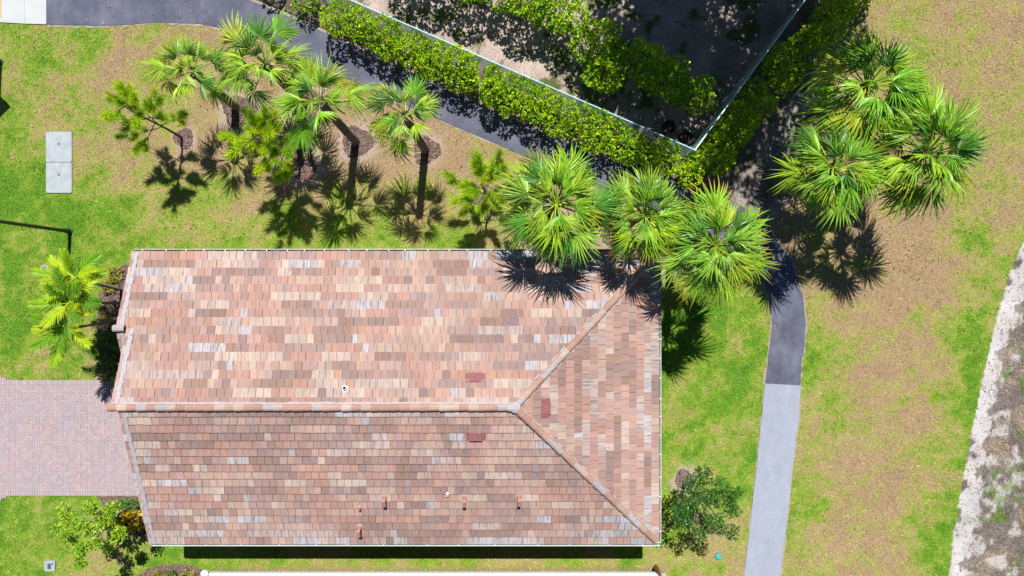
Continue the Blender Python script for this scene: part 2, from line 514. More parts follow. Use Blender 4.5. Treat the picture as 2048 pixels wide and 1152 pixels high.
strip('path_margin', off(near_e, 3.5), off(far_e, -3), -.05, .014, M['sand'], .06, 9)
strip('path', near_e, far_e, -.05, .035, M['asphalt'], .012)
strip('path_margin', off(pale_n, 1), off(pale_f, -3.5), -.05, .014, M['sand'], .05, 9)
strip('path', pale_n, pale_f, -.05, .041, M['pale_asphalt'], .010)
b = MB(); b.prism(ccw(G([(-140,44),(0,45),(50,48),(94,49),(94,-60),(-140,-60)])), -.05, .045)
pave = tag(b.build('pavement', M['conc_white']), kind='structure')
b = MB(); b.box(P(50,0).x, P(51,0).x, P(0,47).y, P(0,-60).y, .045, .049)
b.build('joint', M['conc'], pave)
b = MB(); b.box(P(-40,0).x, P(4,0).x, P(0,36).y, P(0,-60).y, .045, .056)
b.build('warning_strip', M['yellow'], pave)

# ------------------------------------------------------------------ driveway of herringbone pavers
def clip_poly(poly, a, b_, c):   # keep a*x + b*y <= c
    out = []
    for i in range(len(poly)):
        p, q = poly[i], poly[(i + 1) % len(poly)]
        dp, dq = a*p[0] + b_*p[1] - c, a*q[0] + b_*q[1] - c
        if dp <= 0: out.append(p)
        if (dp < 0 < dq) or (dq < 0 < dp):
            t = dp / (dp - dq)
            out.append((p[0] + (q[0] - p[0]) * t, p[1] + (q[1] - p[1]) * t))
    return out
rnd = random.Random(3)
drive = slab_obj('driveway', ccw(drive_poly), -.06, .012, M['sand'])
dy1, dy0 = P(0, 760).y, P(0, 991).y
dx0, dx1 = P(-140, 0).x, -12.36
PAV = [(.30,.225,.225),(.29,.225,.235),(.275,.23,.255),(.245,.235,.27),(.325,.24,.23),(.255,.23,.26),(.305,.24,.25)]
def pav_col(x, y):
    k = fbm(x, y, 1.1, 31, 3)
    i = rnd.choices(range(7), [3, 3, 2 + 5 * (k < .47), 1 + 6 * (k < .44), 2 + 4 * (k > .55), 2, 3])[0]
    j = rnd.uniform(.92, 1.08)
    m_ = (.285, .228, .245)
    return tuple((c * .62 + a_ * .38) * j for c, a_ in zip(PAV[i], m_)) + (1,)
pb = MB()
W_, L_, gp = .1, .2, .0035
def paver(x0, x1, y0, y1):
    poly = [(x0 + gp, y0 + gp), (x1 - gp, y0 + gp), (x1 - gp, y1 - gp), (x0 + gp, y1 - gp)]
    for (a, b_, c) in ((1, 0, dx1), (-1, 0, -dx0), (0, 1, dy1 - .2), (0, -1, -(dy0 + .2))):
        poly = clip_poly(poly, a, b_, c)
        if len(poly) < 3: return
    z = .050 + rnd.uniform(-.002, .002)
    pb.prism(poly, .0, z, pav_col((x0 + x1) / 2, (y0 + y1) / 2))
nxp = int((dx1 - dx0) / W_) + 8; nyp = int((dy1 - dy0) / W_) + 8
for i in range(-4, nxp):
    for j in range(-4, nyp):
        k = (i - j) % 4
        x, y = dx0 + i * W_, dy0 + j * W_
        if k == 0: paver(x, x + L_, y, y + W_)
        elif k == 3: paver(x, x + W_, y, y + L_)
n = int((dx1 - dx0) / W_)
for i in range(n):
    x = dx0 + i * W_
    for (ya, yb) in ((dy1 - .2, dy1), (dy0, dy0 + .2)):
        pb.prism([(x + gp, ya + gp), (x + W_ - gp, ya + gp), (x + W_ - gp, yb - gp), (x + gp, yb - gp)], 0, .052 + rnd.uniform(-.002, .002), pav_col(x, ya))
# flared corners at the street end
for s, yy in ((1, dy1), (-1, dy0)):
    for i in range(7):
        for j in range(3):
            x = P(14, 0).x - .1 * i - .1; y = yy + s * (.1 * j)
            if j * .1 < .045 * i + .02:
                pb.prism([(x + gp, min(y, y + s*.1) + gp), (x + W_ - gp, min(y, y + s*.1) + gp), (x + W_ - gp, max(y, y + s*.1) - gp), (x + gp, max(y, y + s*.1) - gp)], 0, .05, pav_col(x, y))
tag(pb.build('pavers', M['paver'], drive), kind='stuff')

# ------------------------------------------------------------------ mulch beds and tree rings
def chips(poly, dens, seed, zc=.03, cols=((.13,.075,.06),(.09,.055,.05),(.19,.12,.10),(.07,.05,.055),(.24,.17,.15))):
    rs = np.random.RandomState(seed)
    p = np.array(poly); lo, hi = p.min(0), p.max(0)
    n = int((hi[0] - lo[0]) * (hi[1] - lo[1]) * dens)
    x = rs.uniform(lo[0], hi[0], n); y = rs.uniform(lo[1], hi[1], n)
    k = inpoly(x, y, poly); x, y = x[k], y[k]; n = len(x)
    a = rs.uniform(0, 6.28, n); l = rs.uniform(.025, .06, n); w_ = rs.uniform(.008, .02, n)
    dx, dy = np.cos(a), np.sin(a); z = zc + rs.uniform(0, .03, n); ti = rs.uniform(-.02, .02, (n, 2))
    v = np.stack([np.stack([x - dx*l - dy*w_, y - dy*l + dx*w_, z - ti[:,0]], 1), np.stack([x - dx*l + dy*w_, y - dy*l - dx*w_, z - ti[:,1]], 1),
                  np.stack([x + dx*l + dy*w_, y + dy*l - dx*w_, z + ti[:,0]], 1), np.stack([x + dx*l - dy*w_, y + dy*l + dx*w_, z + ti[:,1]], 1)], 1).reshape(-1, 3)
    c = np.array(cols)[rs.randint(0, len(cols), n)] * rs.uniform(.8, 1.25, (n, 1))
    c = np.repeat(np.concatenate([c, np.ones((n, 1))], 1), 4, 0)
    return v, np.arange(4 * n).reshape(-1, 4), c
M['mulch'] = simple('dark_mulch', (.13, .085, .075), .98, .35, 40, bump=.03)
def bed(poly, seed, dens=500):
    o = slab_obj('mulch_bed', ccw(poly), -.05, .03, M['mulch'])
    v, f, c = chips(poly, dens, seed, .035)
    tag(link('bark_chips', mesh_np('bark_chips', v, f, c), M['chip'], o), kind='stuff')
    return o
bed(bed_w, 1); bed(bed_sw, 2); bed(bed_s, 3)
for i, (rx, ry, rr, _) in enumerate(rings):
    rs = random.Random(i)
    ph = rs.uniform(0, 6)
    poly = []
    for k in range(22):
        a = k / 22 * 6.283
        q = rr * (.80 + .1 * math.sin(3 * a + ph) + rs.uniform(-.05, .05))
        poly.append((rx + q * math.cos(a), ry - q * math.sin(a)))
    bed(G(poly), 20 + i, 420)

# ------------------------------------------------------------------ grass blades
rs = np.random.RandomState(12)
X0, X1, Y0, Y1 = -23.5, 25.0, -13.2, 13.6
NB = int((X1 - X0) * (Y1 - Y0) * 560)
bx = rs.uniform(X0, X1, NB); by = rs.uniform(Y0, Y1, NB)
keep = np.ones(NB, bool)
for poly in (path_poly, pale_poly, white_poly, house_poly, drive_poly, slab_poly, bed_w, bed_sw, bed_s, neigh_poly):
    keep &= ~inpoly(bx, by, poly)
bpxx, bpyy = bx * 48 + NX, NY - by * 48
u = rs.rand(NB)
for (rx, ry, rr, _) in rings:
    dd = np.hypot(bpxx - rx, bpyy - ry)
    keep &= u < sstep(rr * .8, rr * 1.7, dd) + .0
sparse = inpoly(bx, by, yard_poly) | inpoly(bx, by, hedge_bed) | inpoly(bx, by, dirt_shade)
veg = sstep(.5, .68, fbm(bx, by, 1.4, 77, 4))
keep &= ~sparse | (u < .10 + .6 * veg + .45 * (bpxx > 1190) * sstep(.4, .55, fbm(bx, by, 1.3, 79, 3)))
scr = inpoly(bx, by, scrub_poly)
snd = inpoly(bx, by, sand_poly)
keep &= ~snd | (u < .05 + .25 * sstep(.5, .7, fbm(bx, by, 2.2, 29, 3)))
keep &= ~(scr & ~snd) | (u < .75 - .6 * sstep(.5, .64, fbm(bx, by, 1.7, 55, 5)))
keep &= ~((np.abs(bpyy - 1142) < 9) & (bpxx > 430) & (bpxx < 1330)) | (u < .45)
cap = inpoly(bx, by, [(P(90+9*math.cos(t),538+9*math.sin(t)).x, P(90+9*math.cos(t),538+9*math.sin(t)).y) for t in np.linspace(0, 6.2, 12)])
cap |= inpoly(bx, by, G([(90,1120),(112,1120),(112,1142),(90,1142)])) | inpoly(bx, by, [(P(1436+7*math.cos(t),1112+7*math.sin(t)).x, P(1436+7*math.cos(t),1112+7*math.sin(t)).y) for t in np.linspace(0, 6.2, 12)])
keep &= ~cap
bx, by = bx[keep], by[keep]; scr = scr[keep]; sparse = sparse[keep]; n = len(bx)
d = dryness(bx, by)
d = np.clip(d + rs.normal(0, .17, n) + (vnoise(bx, by, 11, 19) - .5) * .4, 0, 1)
c = grass_col(d)
k = scr
sg = fbm(bx, by, 1.9, 66, 4)
cs_ = np.where((sg > .64)[:, None], np.array((.11, .19, .03)), np.array((.20, .16, .13)))
straw = fbm(bx, by, .9, 88, 2) > .56
cs_ = np.where(straw[:, None] & (sg <= .6)[:, None], np.array((.38, .28, .17)), cs_)
c = np.where(k[:, None], cs_, c)
c = np.where(sparse[:, None], np.array((.09, .15, .03)), c)
c *= (.70 + .6 * fbm(bx, by, 2.6, 27, 3))[:, None]
c *= np.minimum(rs.lognormal(-.02, .32, (n, 1)), 1.38) * (.78 + .44 * vnoise(bx, by, 13, 23))[:, None]
c *= rs.uniform(.92, 1.08, (n, 3))
a = rs.uniform(0, 6.283, n)
hgt = rs.uniform(.025, .055, n) * np.where(d < .3, 1.25, 1) * np.where(k, 1.5, 1)
ln = rs.uniform(.035, .09, n) * np.where(k, 1.6, 1)
wd = rs.uniform(.008, .017, n)
dx, dy = np.cos(a), np.sin(a)
v = np.empty((n, 3, 3), np.float32)
v[:, 0] = np.stack([bx - dy * wd, by + dx * wd, np.full(n, -.005)], 1)
v[:, 1] = np.stack([bx + dy * wd, by - dx * wd, np.full(n, -.005)], 1)
v[:, 2] = np.stack([bx + dx * ln, by + dy * ln, hgt], 1)
ct = np.repeat(np.concatenate([np.clip(c, 0, .8), np.ones((n, 1))], 1), 3, 0)
go = link('grass', mesh_np('grass', v.reshape(-1, 3), np.arange(3 * n).reshape(-1, 3), ct), M['blade'])
tag(go, 'short mown lawn, green and straw coloured in patches', 'grass', kind='stuff')

# ------------------------------------------------------------------ the house
XL, XR, YS, YN, ZE = -12.85, 6.13, -9.36, 1.47, 2.9
PITCH = .4
HALF = (YN - YS) / 2
YR = (YN + YS) / 2
ZR = ZE + PITCH * HALF
XH = XR - HALF                      # where ridge and hips meet
ca = 1 / math.hypot(1, PITCH); sa = PITCH * ca
SL = HALF / ca
XS = -13.49                         # front edge of the little porch gable
XLN = XL - .24                      # the north slope's rake stands a little farther out
YSR = -1.3                          # its ridge line
ZSR = ZE + PITCH * (YN - YSR)
house = empty('tiled_house', (XL + 9, YR, 0), 'long house with a blended terracotta tile roof, ridge and hipped end', 'house')
HO = Vector(house.location)
def hp(o):                          # put a world-built mesh under the house
    o.parent = house
    o.matrix_parent_inverse = Matrix.Translation(-HO)
    return o
# walls
b = MB()
wx0, wx1, wy0, wy1 = XL + .5, XR - .5, YS + .5, YN - .5
b.box(wx0, wx1, wy0, wy1, 0, ZE - .12)
b.add([(wx0, wy0, ZE - .12), (wx0, wy1, ZE - .12), (wx0, YR, ZR - .25), (wx0 + .2, wy0, ZE - .12), (wx0 + .2, wy1, ZE - .12), (wx0 + .2, YR, ZR - .25)],
      [(0, 2, 1), (3, 4, 5), (0, 3, 5, 2), (1, 2, 5, 4)])
wall = hp(b.build('wall', M['stucco']))
# porch posts and beam under the small gable
for y in (-.4, -3.9):
    b = MB(); b.box(XS + .25, XS + .55, y - .15, y + .15, 0, ZE - .1); hp(b.build('porch_post', M['stucco']))
b = MB(); b.box(XS + .22, XS + .58, -4.05, YN - .5, ZE - .1, ZE + .06)
b.add([(XS + .3, -4.0, ZE + .06), (XS + .3, YN - .4, ZE + .06), (XS + .3, YSR, ZSR - .2), (XS + .5, -4.0, ZE + .06), (XS + .5, YN - .4, ZE + .06), (XS + .5, YSR, ZSR - .2)], [(0, 2, 1), (3, 4, 5), (0, 3, 5, 2), (1, 2, 5, 4)])
hp(b.build('porch_beam', M['stucco']))
# garage door in sections, entry door, windows
gd = MB(); gd.box(wx0 - .03, wx0 - .006, -8.3, -4.5, .06, 2.3); gdo = hp(gd.build('garage_door', M['soffit']))
for i in range(4):
    b = MB(); b.box(wx0 - .05, wx0 - .032, -8.26, -4.54, .10 + i * .55, .58 + i * .55)
    o = b.build('panel', M['trim_white']); o.parent = gdo; 
ed = MB(); ed.box(wx0 - .05, wx0 - .006, -2.6, -1.6, .05, 2.2); edo = hp(ed.build('door', M['brown_metal']))
b = MB(); b.tube([(wx0 - .10, -1.72, 1.0), (wx0 - .10, -1.72, 1.2)], .015); b.build('handle', M['galv'], edo)
def window(axis, pos, a0, a1, z0, z1, sgn):
    b = MB()
    def bx_(p0, p1, q0, q1, r0, r1):
        (b.box(q0, q1, p0, p1, r0, r1) if axis == 'y' else b.box(p0, p1, q0, q1, r0, r1))
    lo, hi = (pos + .004, pos + .06) if sgn > 0 else (pos - .06, pos - .004)
    bx_(lo, hi, a0, a0 + .07, z0, z1); bx_(lo, hi, a1 - .07, a1, z0, z1)
    bx_(lo, hi, a0 + .07, a1 - .07, z0, z0 + .07); bx_(lo, hi, a0 + .07, a1 - .07, z1 - .07, z1)
    bx_(lo, hi, (a0 + a1) / 2 - .03, (a0 + a1) / 2 + .03, z0 + .07, z1 - .07)
    o = hp(b.build('window', M['trim_white']))
    b = MB(); m_ = pos + sgn * .01
    lo, hi = min(m_, m_ + sgn * .012), max(m_, m_ + sgn * .012)
    bx_(lo, hi, a0 + .072, a1 - .072, z0 + .072, z1 - .072)
    b.build('pane', M['glass'], o)
for x in (-11, -7.5, -3, 1.5): window('y', wy1, x, x + 1.3, .9, 2.2, 1)
for x in (-10, -6, -1, 3): window('y', wy0, x, x + 1.2, .9, 2.2, -1)
for y in (-7.5, -4, -1): window('x', wx1, y, y + 1.4, .9, 2.2, 1)
# soffit and roof deck
b = MB(); b.box(XL + .05, XR - .02, YS + .02, YN - .02, ZE - .12, ZE - .06)
b.box(XS + .05, XL + .04, -4.1, YN - .02, ZE - .12, ZE - .06)
hp(b.build('soffit', M['soffit']))
b = MB()
z0 = ZE - .01
b.add([(XL + .05, YS, z0), (XR, YS, z0), (XR, YN, z0), (XL + .05, YN, z0), (XL + .05, YR, ZR - .01), (XH, YR, ZR - .01)],
      [(0, 1, 5, 4), (1, 2, 5), (2, 3, 4, 5), (3, 0, 4), (0, 3, 2, 1)])
b.box(XLN + .04, XL + .06, YR + .3, YSR, ZE, ZE + .05)
b.add([(XLN + .03, YR, ZR - .01), (XLN + .03, YSR, ZSR - .01), (XL + .06, YSR, ZSR - .01), (XL + .06, YR, ZR - .01), (XLN + .03, YR, ZR - .16), (XLN + .03, YSR, ZSR - .16), (XL + .06, YSR, ZSR - .16), (XL + .06, YR, ZR - .16)], [(0,3,2,1),(4,5,6,7),(0,1,5,4),(1,2,6,5),(2,3,7,6),(3,0,4,7)])
b.add([(XS + .05, -4.07, z0), (XS + .05, YN, z0), (XS + .05, YSR, ZSR - .01), (XL + .04, -4.07, z0), (XL + .04, YN, z0), (XL + .04, YSR, ZSR - .01)],
      [(0, 2, 1), (3, 4, 5), (0, 3, 5, 2), (1, 2, 5, 4), (0, 1, 4, 3)])
roof = hp(b.build('roof', M['deck']))
def rp(o):                          # a piece of the roof (the roof sits at the house's own transform)
    o.parent = roof
    return o

# roof tiles
TW, NR = .268, 18
EX = SL / NR
TL = EX + .055
PAL = [((.295,.178,.150), .15), ((.315,.218,.183), .25), ((.345,.268,.228), .3), ((.215,.143,.125), .2), ((.315,.288,.300), 1.0), ((.255,.173,.155), .3), ((.300,.190,.163), .15), ((.325,.252,.230), .8)]
trs = random.Random(8)
def run_colours(n, row, seed, pos=None):
    out = []
    while len(out) < n:
        q_ = pos(len(out))
        gz_ = float(fbm(q_.x, q_.y, .33, 61, 3)); dz_ = float(fbm(q_.x, q_.y, .45, 71, 3))
        gw = .6 + 9 * max(0, gz_ - .5) * 2 + (2.2 if row < 2 else 0); dw = 1 + 5 * max(0, dz_ - .5) * 2
        k = trs.choices(range(8), [4, 4, 3.5, 2.5 * dw, 1.6 * gw, 2.5 * dw, 4, 1.6 * gw])[0]
        L = trs.choice([1, 1, 1, 2, 2, 3, 3, 4, 5, 7] if k not in (2, 4) else [1, 1, 1, 2, 2, 3, 4])
        for _ in range(L):
            c, al = PAL[k]
            j = trs.uniform(.88, 1.10); h_ = trs.uniform(-.012, .012)
            out.append((c[0] * j + h_, c[1] * j, c[2] * j - h_, min(1, .12 + al * trs.uniform(.7, 1.6))))
    return out
single = []                         # candidates for tiles of their own: (score, frame, u, v, colour, material)
bulk = {'NS': MB(), 'E': MB()}
def tile_prism(mb, O, U, V, N, poly, v0, dn, col):
    def pt(u, v, top):
        n_ = (.085 - .055 * (v - v0) / TL) - (0 if top else .05) + dn
        return O + U * u + V * v + N * n_
    n = len(poly)
    mb.add([pt(u, v, 0) for u, v in poly] + [pt(u, v, 1) for u, v in poly],
           [tuple(range(n - 1, -1, -1)), tuple(range(n, 2 * n))] + [(i, (i + 1) % n, n + (i + 1) % n, n + i) for i in range(n)], col)
def lay(O, U, V, N, u_lo, u_hi, rows, clips, key, umin=None):
    """lay courses; clips are half planes a*u+b*v<=c; umin(row) may widen a row"""
    for r in range(rows):
        v0 = r * EX - (.03 if r == 0 else 0)
        lo = u_lo; hi = u_hi
        if umin: lo, hi = umin(r, lo, hi)
        o_ = (0 if r % 2 else TW / 2) + trs.uniform(-.05, .05)
        nn = int((hi - lo) / TW) + 3
        cols = run_colours(nn, r, key, lambda i_: O + U * (lo - o_ + i_ * TW) + V * v0)
        wob = trs.uniform(-.004, .004)
        for i in range(nn):
            u0 = lo - o_ + i * TW
            du, dn, dv = trs.uniform(-.004, .004), trs.uniform(0, .006), trs.uniform(-.006, .006) + wob
            full = [(u0 + .005 + du, v0 + dv), (u0 + TW - .005 + du, v0 + dv), (u0 + TW - .005 + du, v0 + TL), (u0 + .005 + du, v0 + TL)]
            poly = full
            for (a, b_, c) in clips + [(1, 0, hi), (-1, 0, -lo)]:
                poly = clip_poly(poly, a, b_, c)
                if len(poly) < 3: break
            if len(poly) < 3: continue
            whole = poly == full
            cc = O + U * (u0 + TW / 2) + V * (v0 + EX / 2)
            if whole and r > 0:
                dvec = Vector((0, 0, CAM_H)) - cc
                score = N.dot(dvec) / dvec.length ** 3
                single.append((score, O, U, V, N, u0 + du, v0 + dv, dn, cols[i], key, poly))
            else:
                tile_prism(bulk[key], O, U, V, N, poly, v0, dn, cols[i])
HM = .10                             # half width that hip mortar takes
fN = (Vector((XR, YN, ZE)), Vector((-1, 0, 0)), Vector((0, -ca, sa)), Vector((0, sa, ca)))
fS = (Vector((XL, YS, ZE)), Vector((1, 0, 0)), Vector((0, ca, sa)), Vector((0, -sa, ca)))
fE = (Vector((XR, YS, ZE)), Vector((0, 1, 0)), Vector((-ca, 0, sa)), Vector((sa, 0, ca)))
Wx, Wy = XR - XL, YN - YS
def n_rows(r, lo, hi):
    yy = YN - (r + .5) * EX * ca
    return (lo, XR - XS - .17) if yy > YSR else (lo, hi)
lay(*fN, 0, XR - XLN - .17, NR, [(-1, ca, -HM), (0, 1, SL - .03)], 'NS', n_rows)
lay(*fS, .17, Wx, NR, [(1, ca, Wx - HM), (0, 1, SL - .03)], 'NS')
lay(*fE, 0, Wy, NR, [(-1, ca, -HM), (1, ca, Wy - HM), (0, 1, SL - .03)], 'E')
fP = (Vector((XS, YSR - (ZSR - ZE) / PITCH, ZE)), fS[1], fS[2], fS[3])
lay(*fP, .17, XL - XS + .1, 9, [(0, 1, (ZSR - ZE) / sa - .03)], 'NS')
single.sort(key=lambda t: -t[0])
tme = {}
def unit_tile():
    b = MB()
    O, U, V, N = Vector(), Vector((1, 0, 0)), Vector((0, 1, 0)), Vector((0, 0, 1))
    tile_prism(b, O, U, V, N, [(.005, 0), (TW - .005, 0), (TW - .005, TL), (.005, TL)], 0, 0, (1, 1, 1, 1))
    return mesh_np('roof_tile', b.v, [np.array(f) for f in b.f.values()], b.c)
for key in ('NS', 'E'):
    tme[key] = unit_tile(); tme[key].materials.append(M['tile' + key + 'o'])
for i, (s, O, U, V, N, u0, v0, dn, col, key, poly) in enumerate(single):
    if i < 300:
        o = rp(link('roof_tile', tme[key]))
        m_ = Matrix((U, V, N)).transposed().to_4x4()
        m_.translation = O + U * u0 + V * v0 + N * dn
        o.matrix_local = m_
        o.color = col
    else:
        tile_prism(bulk[key], O, U, V, N, poly, v0, dn, col)
for key in ('NS', 'E'):
    o = rp(bulk[key].build('roof_tiles', M['tile' + key])); tag(o, kind='stuff')

# ridge and hip caps on their mortar
def cap_mesh():
    prof = [(-.125, -.055), (-.10, .018), (-.045, .055), (.045, .055), (.10, .018), (.125, -.055)]
    v = []
    for x, lift, sc_ in ((0, .022, 1.05), (.40, 0, .94)):
        v += [(x, y * sc_, z * sc_ + lift) for y, z in prof]
    for x, lift, sc_ in ((0, 0, 1.0), (.40, -.022, .9)):
        v += [(x, y * sc_, z * sc_ + lift - .004) for y, z in prof]
    n = 6; f = []
    for i in range(n - 1):
        f += [(i, i + n, i + n + 1, i + 1), (2*n + i, 2*n + i + 1, 3*n + i + 1, 3*n + i), (i, i + 1, 2*n + i + 1, 2*n + i), (n + i, 3*n + i, 3*n + i + 1, n + i + 1)]
    f += [(0, 2*n, 3*n, n), (n - 1, 2*n - 1, 4*n - 1, 3*n - 1)]
    return mesh_np('ridge_cap', np.array(v), np.array(f))
cme = cap_mesh(); cme.materials.append(M['cap'])
CAPC = [(.32,.215,.17,.2), (.335,.25,.205,.3), (.30,.18,.14,.2), (.345,.275,.235,.3), (.31,.195,.155,.2), (.30,.265,.27,.3), (.285,.17,.135,.2)]
def caps(A, B, zs, lift, name='ridge_cap'):
    """overlapping caps from the low end A to B"""
    A, B = Vector(A), Vector(B)
    d = B - A; L = d.length; x = d.normalized()
    y = Vector((0, 0, 1)).cross(x).normalized(); z = x.cross(y)
    n = round(L / .335)
    for i in range(n):
        o = rp(link(name, cme))
        m_ = Matrix((x, y * trs.uniform(.97, 1.03), z * zs)).transposed().to_4x4()
        m_.translation = A + x * (i * L / n) + z * lift + y * trs.uniform(-.006, .006)
        o.matrix_local = m_
        c_ = trs.choice(CAPC); j = trs.uniform(.9, 1.08)
        o.color = (c_[0] * j, c_[1] * j, c_[2] * j, c_[3])
def mortar(A, B, wl, wr, h0, seed, s0=PITCH, name='mortar_bed'):
    A, B = Vector(A), Vector(B)
    d = B - A; L = d.length; x = d.normalized(); y = Vector((0, 0, 1)).cross(x).normalized(); z = x.cross(y)
    rs = random.Random(seed); n = int(L / .12); v = []; f = []
    for i in range(n + 1):
        p = A + x * (L * i / n)
        a_, c_ = wl + rs.uniform(-.018, .018), wr + rs.uniform(-.018, .018)
        h = h0 + rs.uniform(-.006, .006)
        v += [p + y * a_ + z * (-a_ * s0 - .02), p + y * a_ * .93 + z * (h - a_ * s0 * .93), p + z * h, p - y * c_ * .93 + z * (h - c_ * s0 * .93), p - y * c_ + z * (-c_ * s0 - .02)]
    for i in range(n):
        for k in range(4): f.append((i*5 + k, i*5 + k + 1, i*5 + k + 6, i*5 + k + 5))
    b = MB(); b.add(v, f); return rp(b.build(name, M['mortar']))
zt = .055
mortar((XLN, YR, ZR + zt), (XH, YR, ZR + zt), .185, .15, .03, 1)
mortar((XR - .04, YN - .04, ZE + zt), (XH, YR, ZR + zt), .185, .17, .022, 2, .283)
mortar((XR - .04, YS + .04, ZE + zt), (XH, YR, ZR + zt), .185, .17, .022, 3, .283)
mortar((XS - .02, YSR, ZSR + zt), (XS + .32, YSR, ZSR + zt), .15, .15, .03, 4)
caps((XLN - .06, YR, ZR), (XH + .1, YR, ZR), 1.0, .125)
caps((XR - .10, YN - .10, ZE), (XH + .03, YR + .03, ZR), .9, .125)
caps((XR - .10, YS + .10, ZE), (XH + .03, YR - .03, ZR), .9, .125)
caps((XS - .06, YSR, ZSR), (XS + .30, YSR, ZSR), 1.0, .125)
b = MB(); b.lathe([(.20, 0), (.19, .06), (.12, .10), (.02, .12)], 12, (XH + .02, YR, ZR + .07)); rp(b.build('mortar_cap', M['mortar']))
# rake tiles and the pale strip beside them
def rake(frame, u0, sgn, v_lo, v_hi, seed):
    O, U, V, N = frame; rs = random.Random(seed)
    b = MB(); n = int((v_hi - v_lo) / .15); v = []; f = []
    for i in range(n + 1):
        vv = v_lo + (v_hi - v_lo) * i / n
        a_, c_ = u0 + sgn * (.115 + rs.uniform(-.01, .01)), u0 + sgn * (.265 + rs.uniform(-.022, .022))
        if sgn < 0: a_, c_ = c_, a_
        h = .086 + rs.uniform(-.008, .008)
        v += [O + U*a_ + V*vv + N*0., O + U*a_ + V*vv + N*h, O + U*c_ + V*vv + N*h, O + U*c_ + V*vv + N*0.]
    for i in range(n):
        for k in range(3): f.append((i*4 + k, i*4 + k + 1, i*4 + k + 5, i*4 + k + 4))
    b.add(v, f); rp(b.build('mortar_strip', M['mortar']))
    r = 0
    vv = v_lo
    while vv < v_hi - .05:
        ve = min(vv + EX + .03, v_hi)
        k = MB()
        lo, hi = (0, .115) if sgn > 0 else (-.115, 0)
        pts = []
        for (v_, n_) in ((vv, .102), (ve, .068)):
            pts += [O + U*(u0 + lo) + V*v_ + N*(n_ - .16), O + U*(u0 + hi) + V*v_ + N*(n_ - .16), O + U*(u0 + hi) + V*v_ + N*n_, O + U*(u0 + lo) + V*v_ + N*n_]
        k.add(pts, [(0,1,2,3), (7,6,5,4), (0,4,5,1), (1,5,6,2), (2,6,7,3), (3,7,4,0)])
        c_ = rs.choice(PAL)[0]; j = rs.uniform(.9, 1.1)
        o = rp(k.build('rake_tile', M['tileNSo'])); o.color = (c_[0]*j, c_[1]*j, c_[2]*j, .3)
        vv += EX
rake(fS, 0, 1, -.02, SL - .12, 1)
vsr = (YN - YSR) / ca
rake(fN, XR - XS, -1, -.02, vsr - .10, 2)
rake(fN, XR - XLN, -1, vsr + .02, SL - .12, 3)
rake(fP, 0, 1, 0, (ZSR - ZE) / sa - .12, 4)

# gutters
def gutter(A, B, out, name='gutter', straps=0, seed=0):
    """open trough outside an eave: A to B along the eave, out = outward direction"""
    A, B, out = Vector(A), Vector(B), Vector(out)
    x = (B - A).normalized(); L = (B - A).length; z = Vector((0, 0, 1))
    prof = [(.0, -.005), (.0, -.115), (.085, -.115), (.125, -.03), (.125, .0), (.108, .0), (.108, -.028), (.078, -.103), (.008, -.103), (.008, -.005)]
    b = MB()
    v = [A + out*p + z*q for p, q in prof] + [B + out*p + z*q for p, q in prof]
    n = len(prof)
    b.add(v, [(i, (i+1) % n, n + (i+1) % n, n + i) for i in range(n)] + [tuple(range(n-1, -1, -1)), tuple(range(n, 2*n))])
    g = hp(b.build(name, M['trim_white']))
    b = MB()
    prof2 = [(.010, -.100), (.076, -.100), (.104, -.03), (.100, -.03), (.074, -.096), (.010, -.096)]
    v = [A + out*p + z*q for p, q in prof2] + [B + out*p + z*q for p, q in prof2]; n = 6
    b.add(v, [(i, (i+1) % n, n + (i+1) % n, n + i) for i in range(n)])
    b.build('trough', M['gutter_in'], g)
    rs = random.Random(seed)
    for i in range(straps):
        t = (i + .5 + rs.uniform(-.12, .12)) / straps * L
        c_ = A + x * t
        b = MB(); w_ = .016
        q = [c_ + x*s*w_ + out*p + z*h for s in (-1, 1) for p, h in ((-.02, .012), (.118, .012), (.118, .006), (-.02, .006))]
        b.add(q, [(0,1,5,4), (1,2,6,5), (2,3,7,6), (3,0,4,7), (3,2,1,0), (4,5,6,7)])
        b.build('strap', M['trim_white'], g)
ge = .012
gutter((XS + .06, YN + ge, ZE + .03), (XR + .13, YN + ge, ZE + .03), (0, 1, 0), straps=26, seed=1)
gutter((XR + ge, YS - .02, ZE + .028), (XR + ge, YN, ZE + .028), (1, 0, 0), straps=15, seed=2)
gutter((XL + .06, YS - ge, ZE + .03), (XR + .13, YS - ge, ZE + .03), (0, -1, 0), straps=14, seed=3)
b = MB(); b.box(wx1 + .01, wx1 + .09, wy0 + .1, wy0 + .2, .05, ZE - .12); hp(b.build('downspout', M['trim_white']))

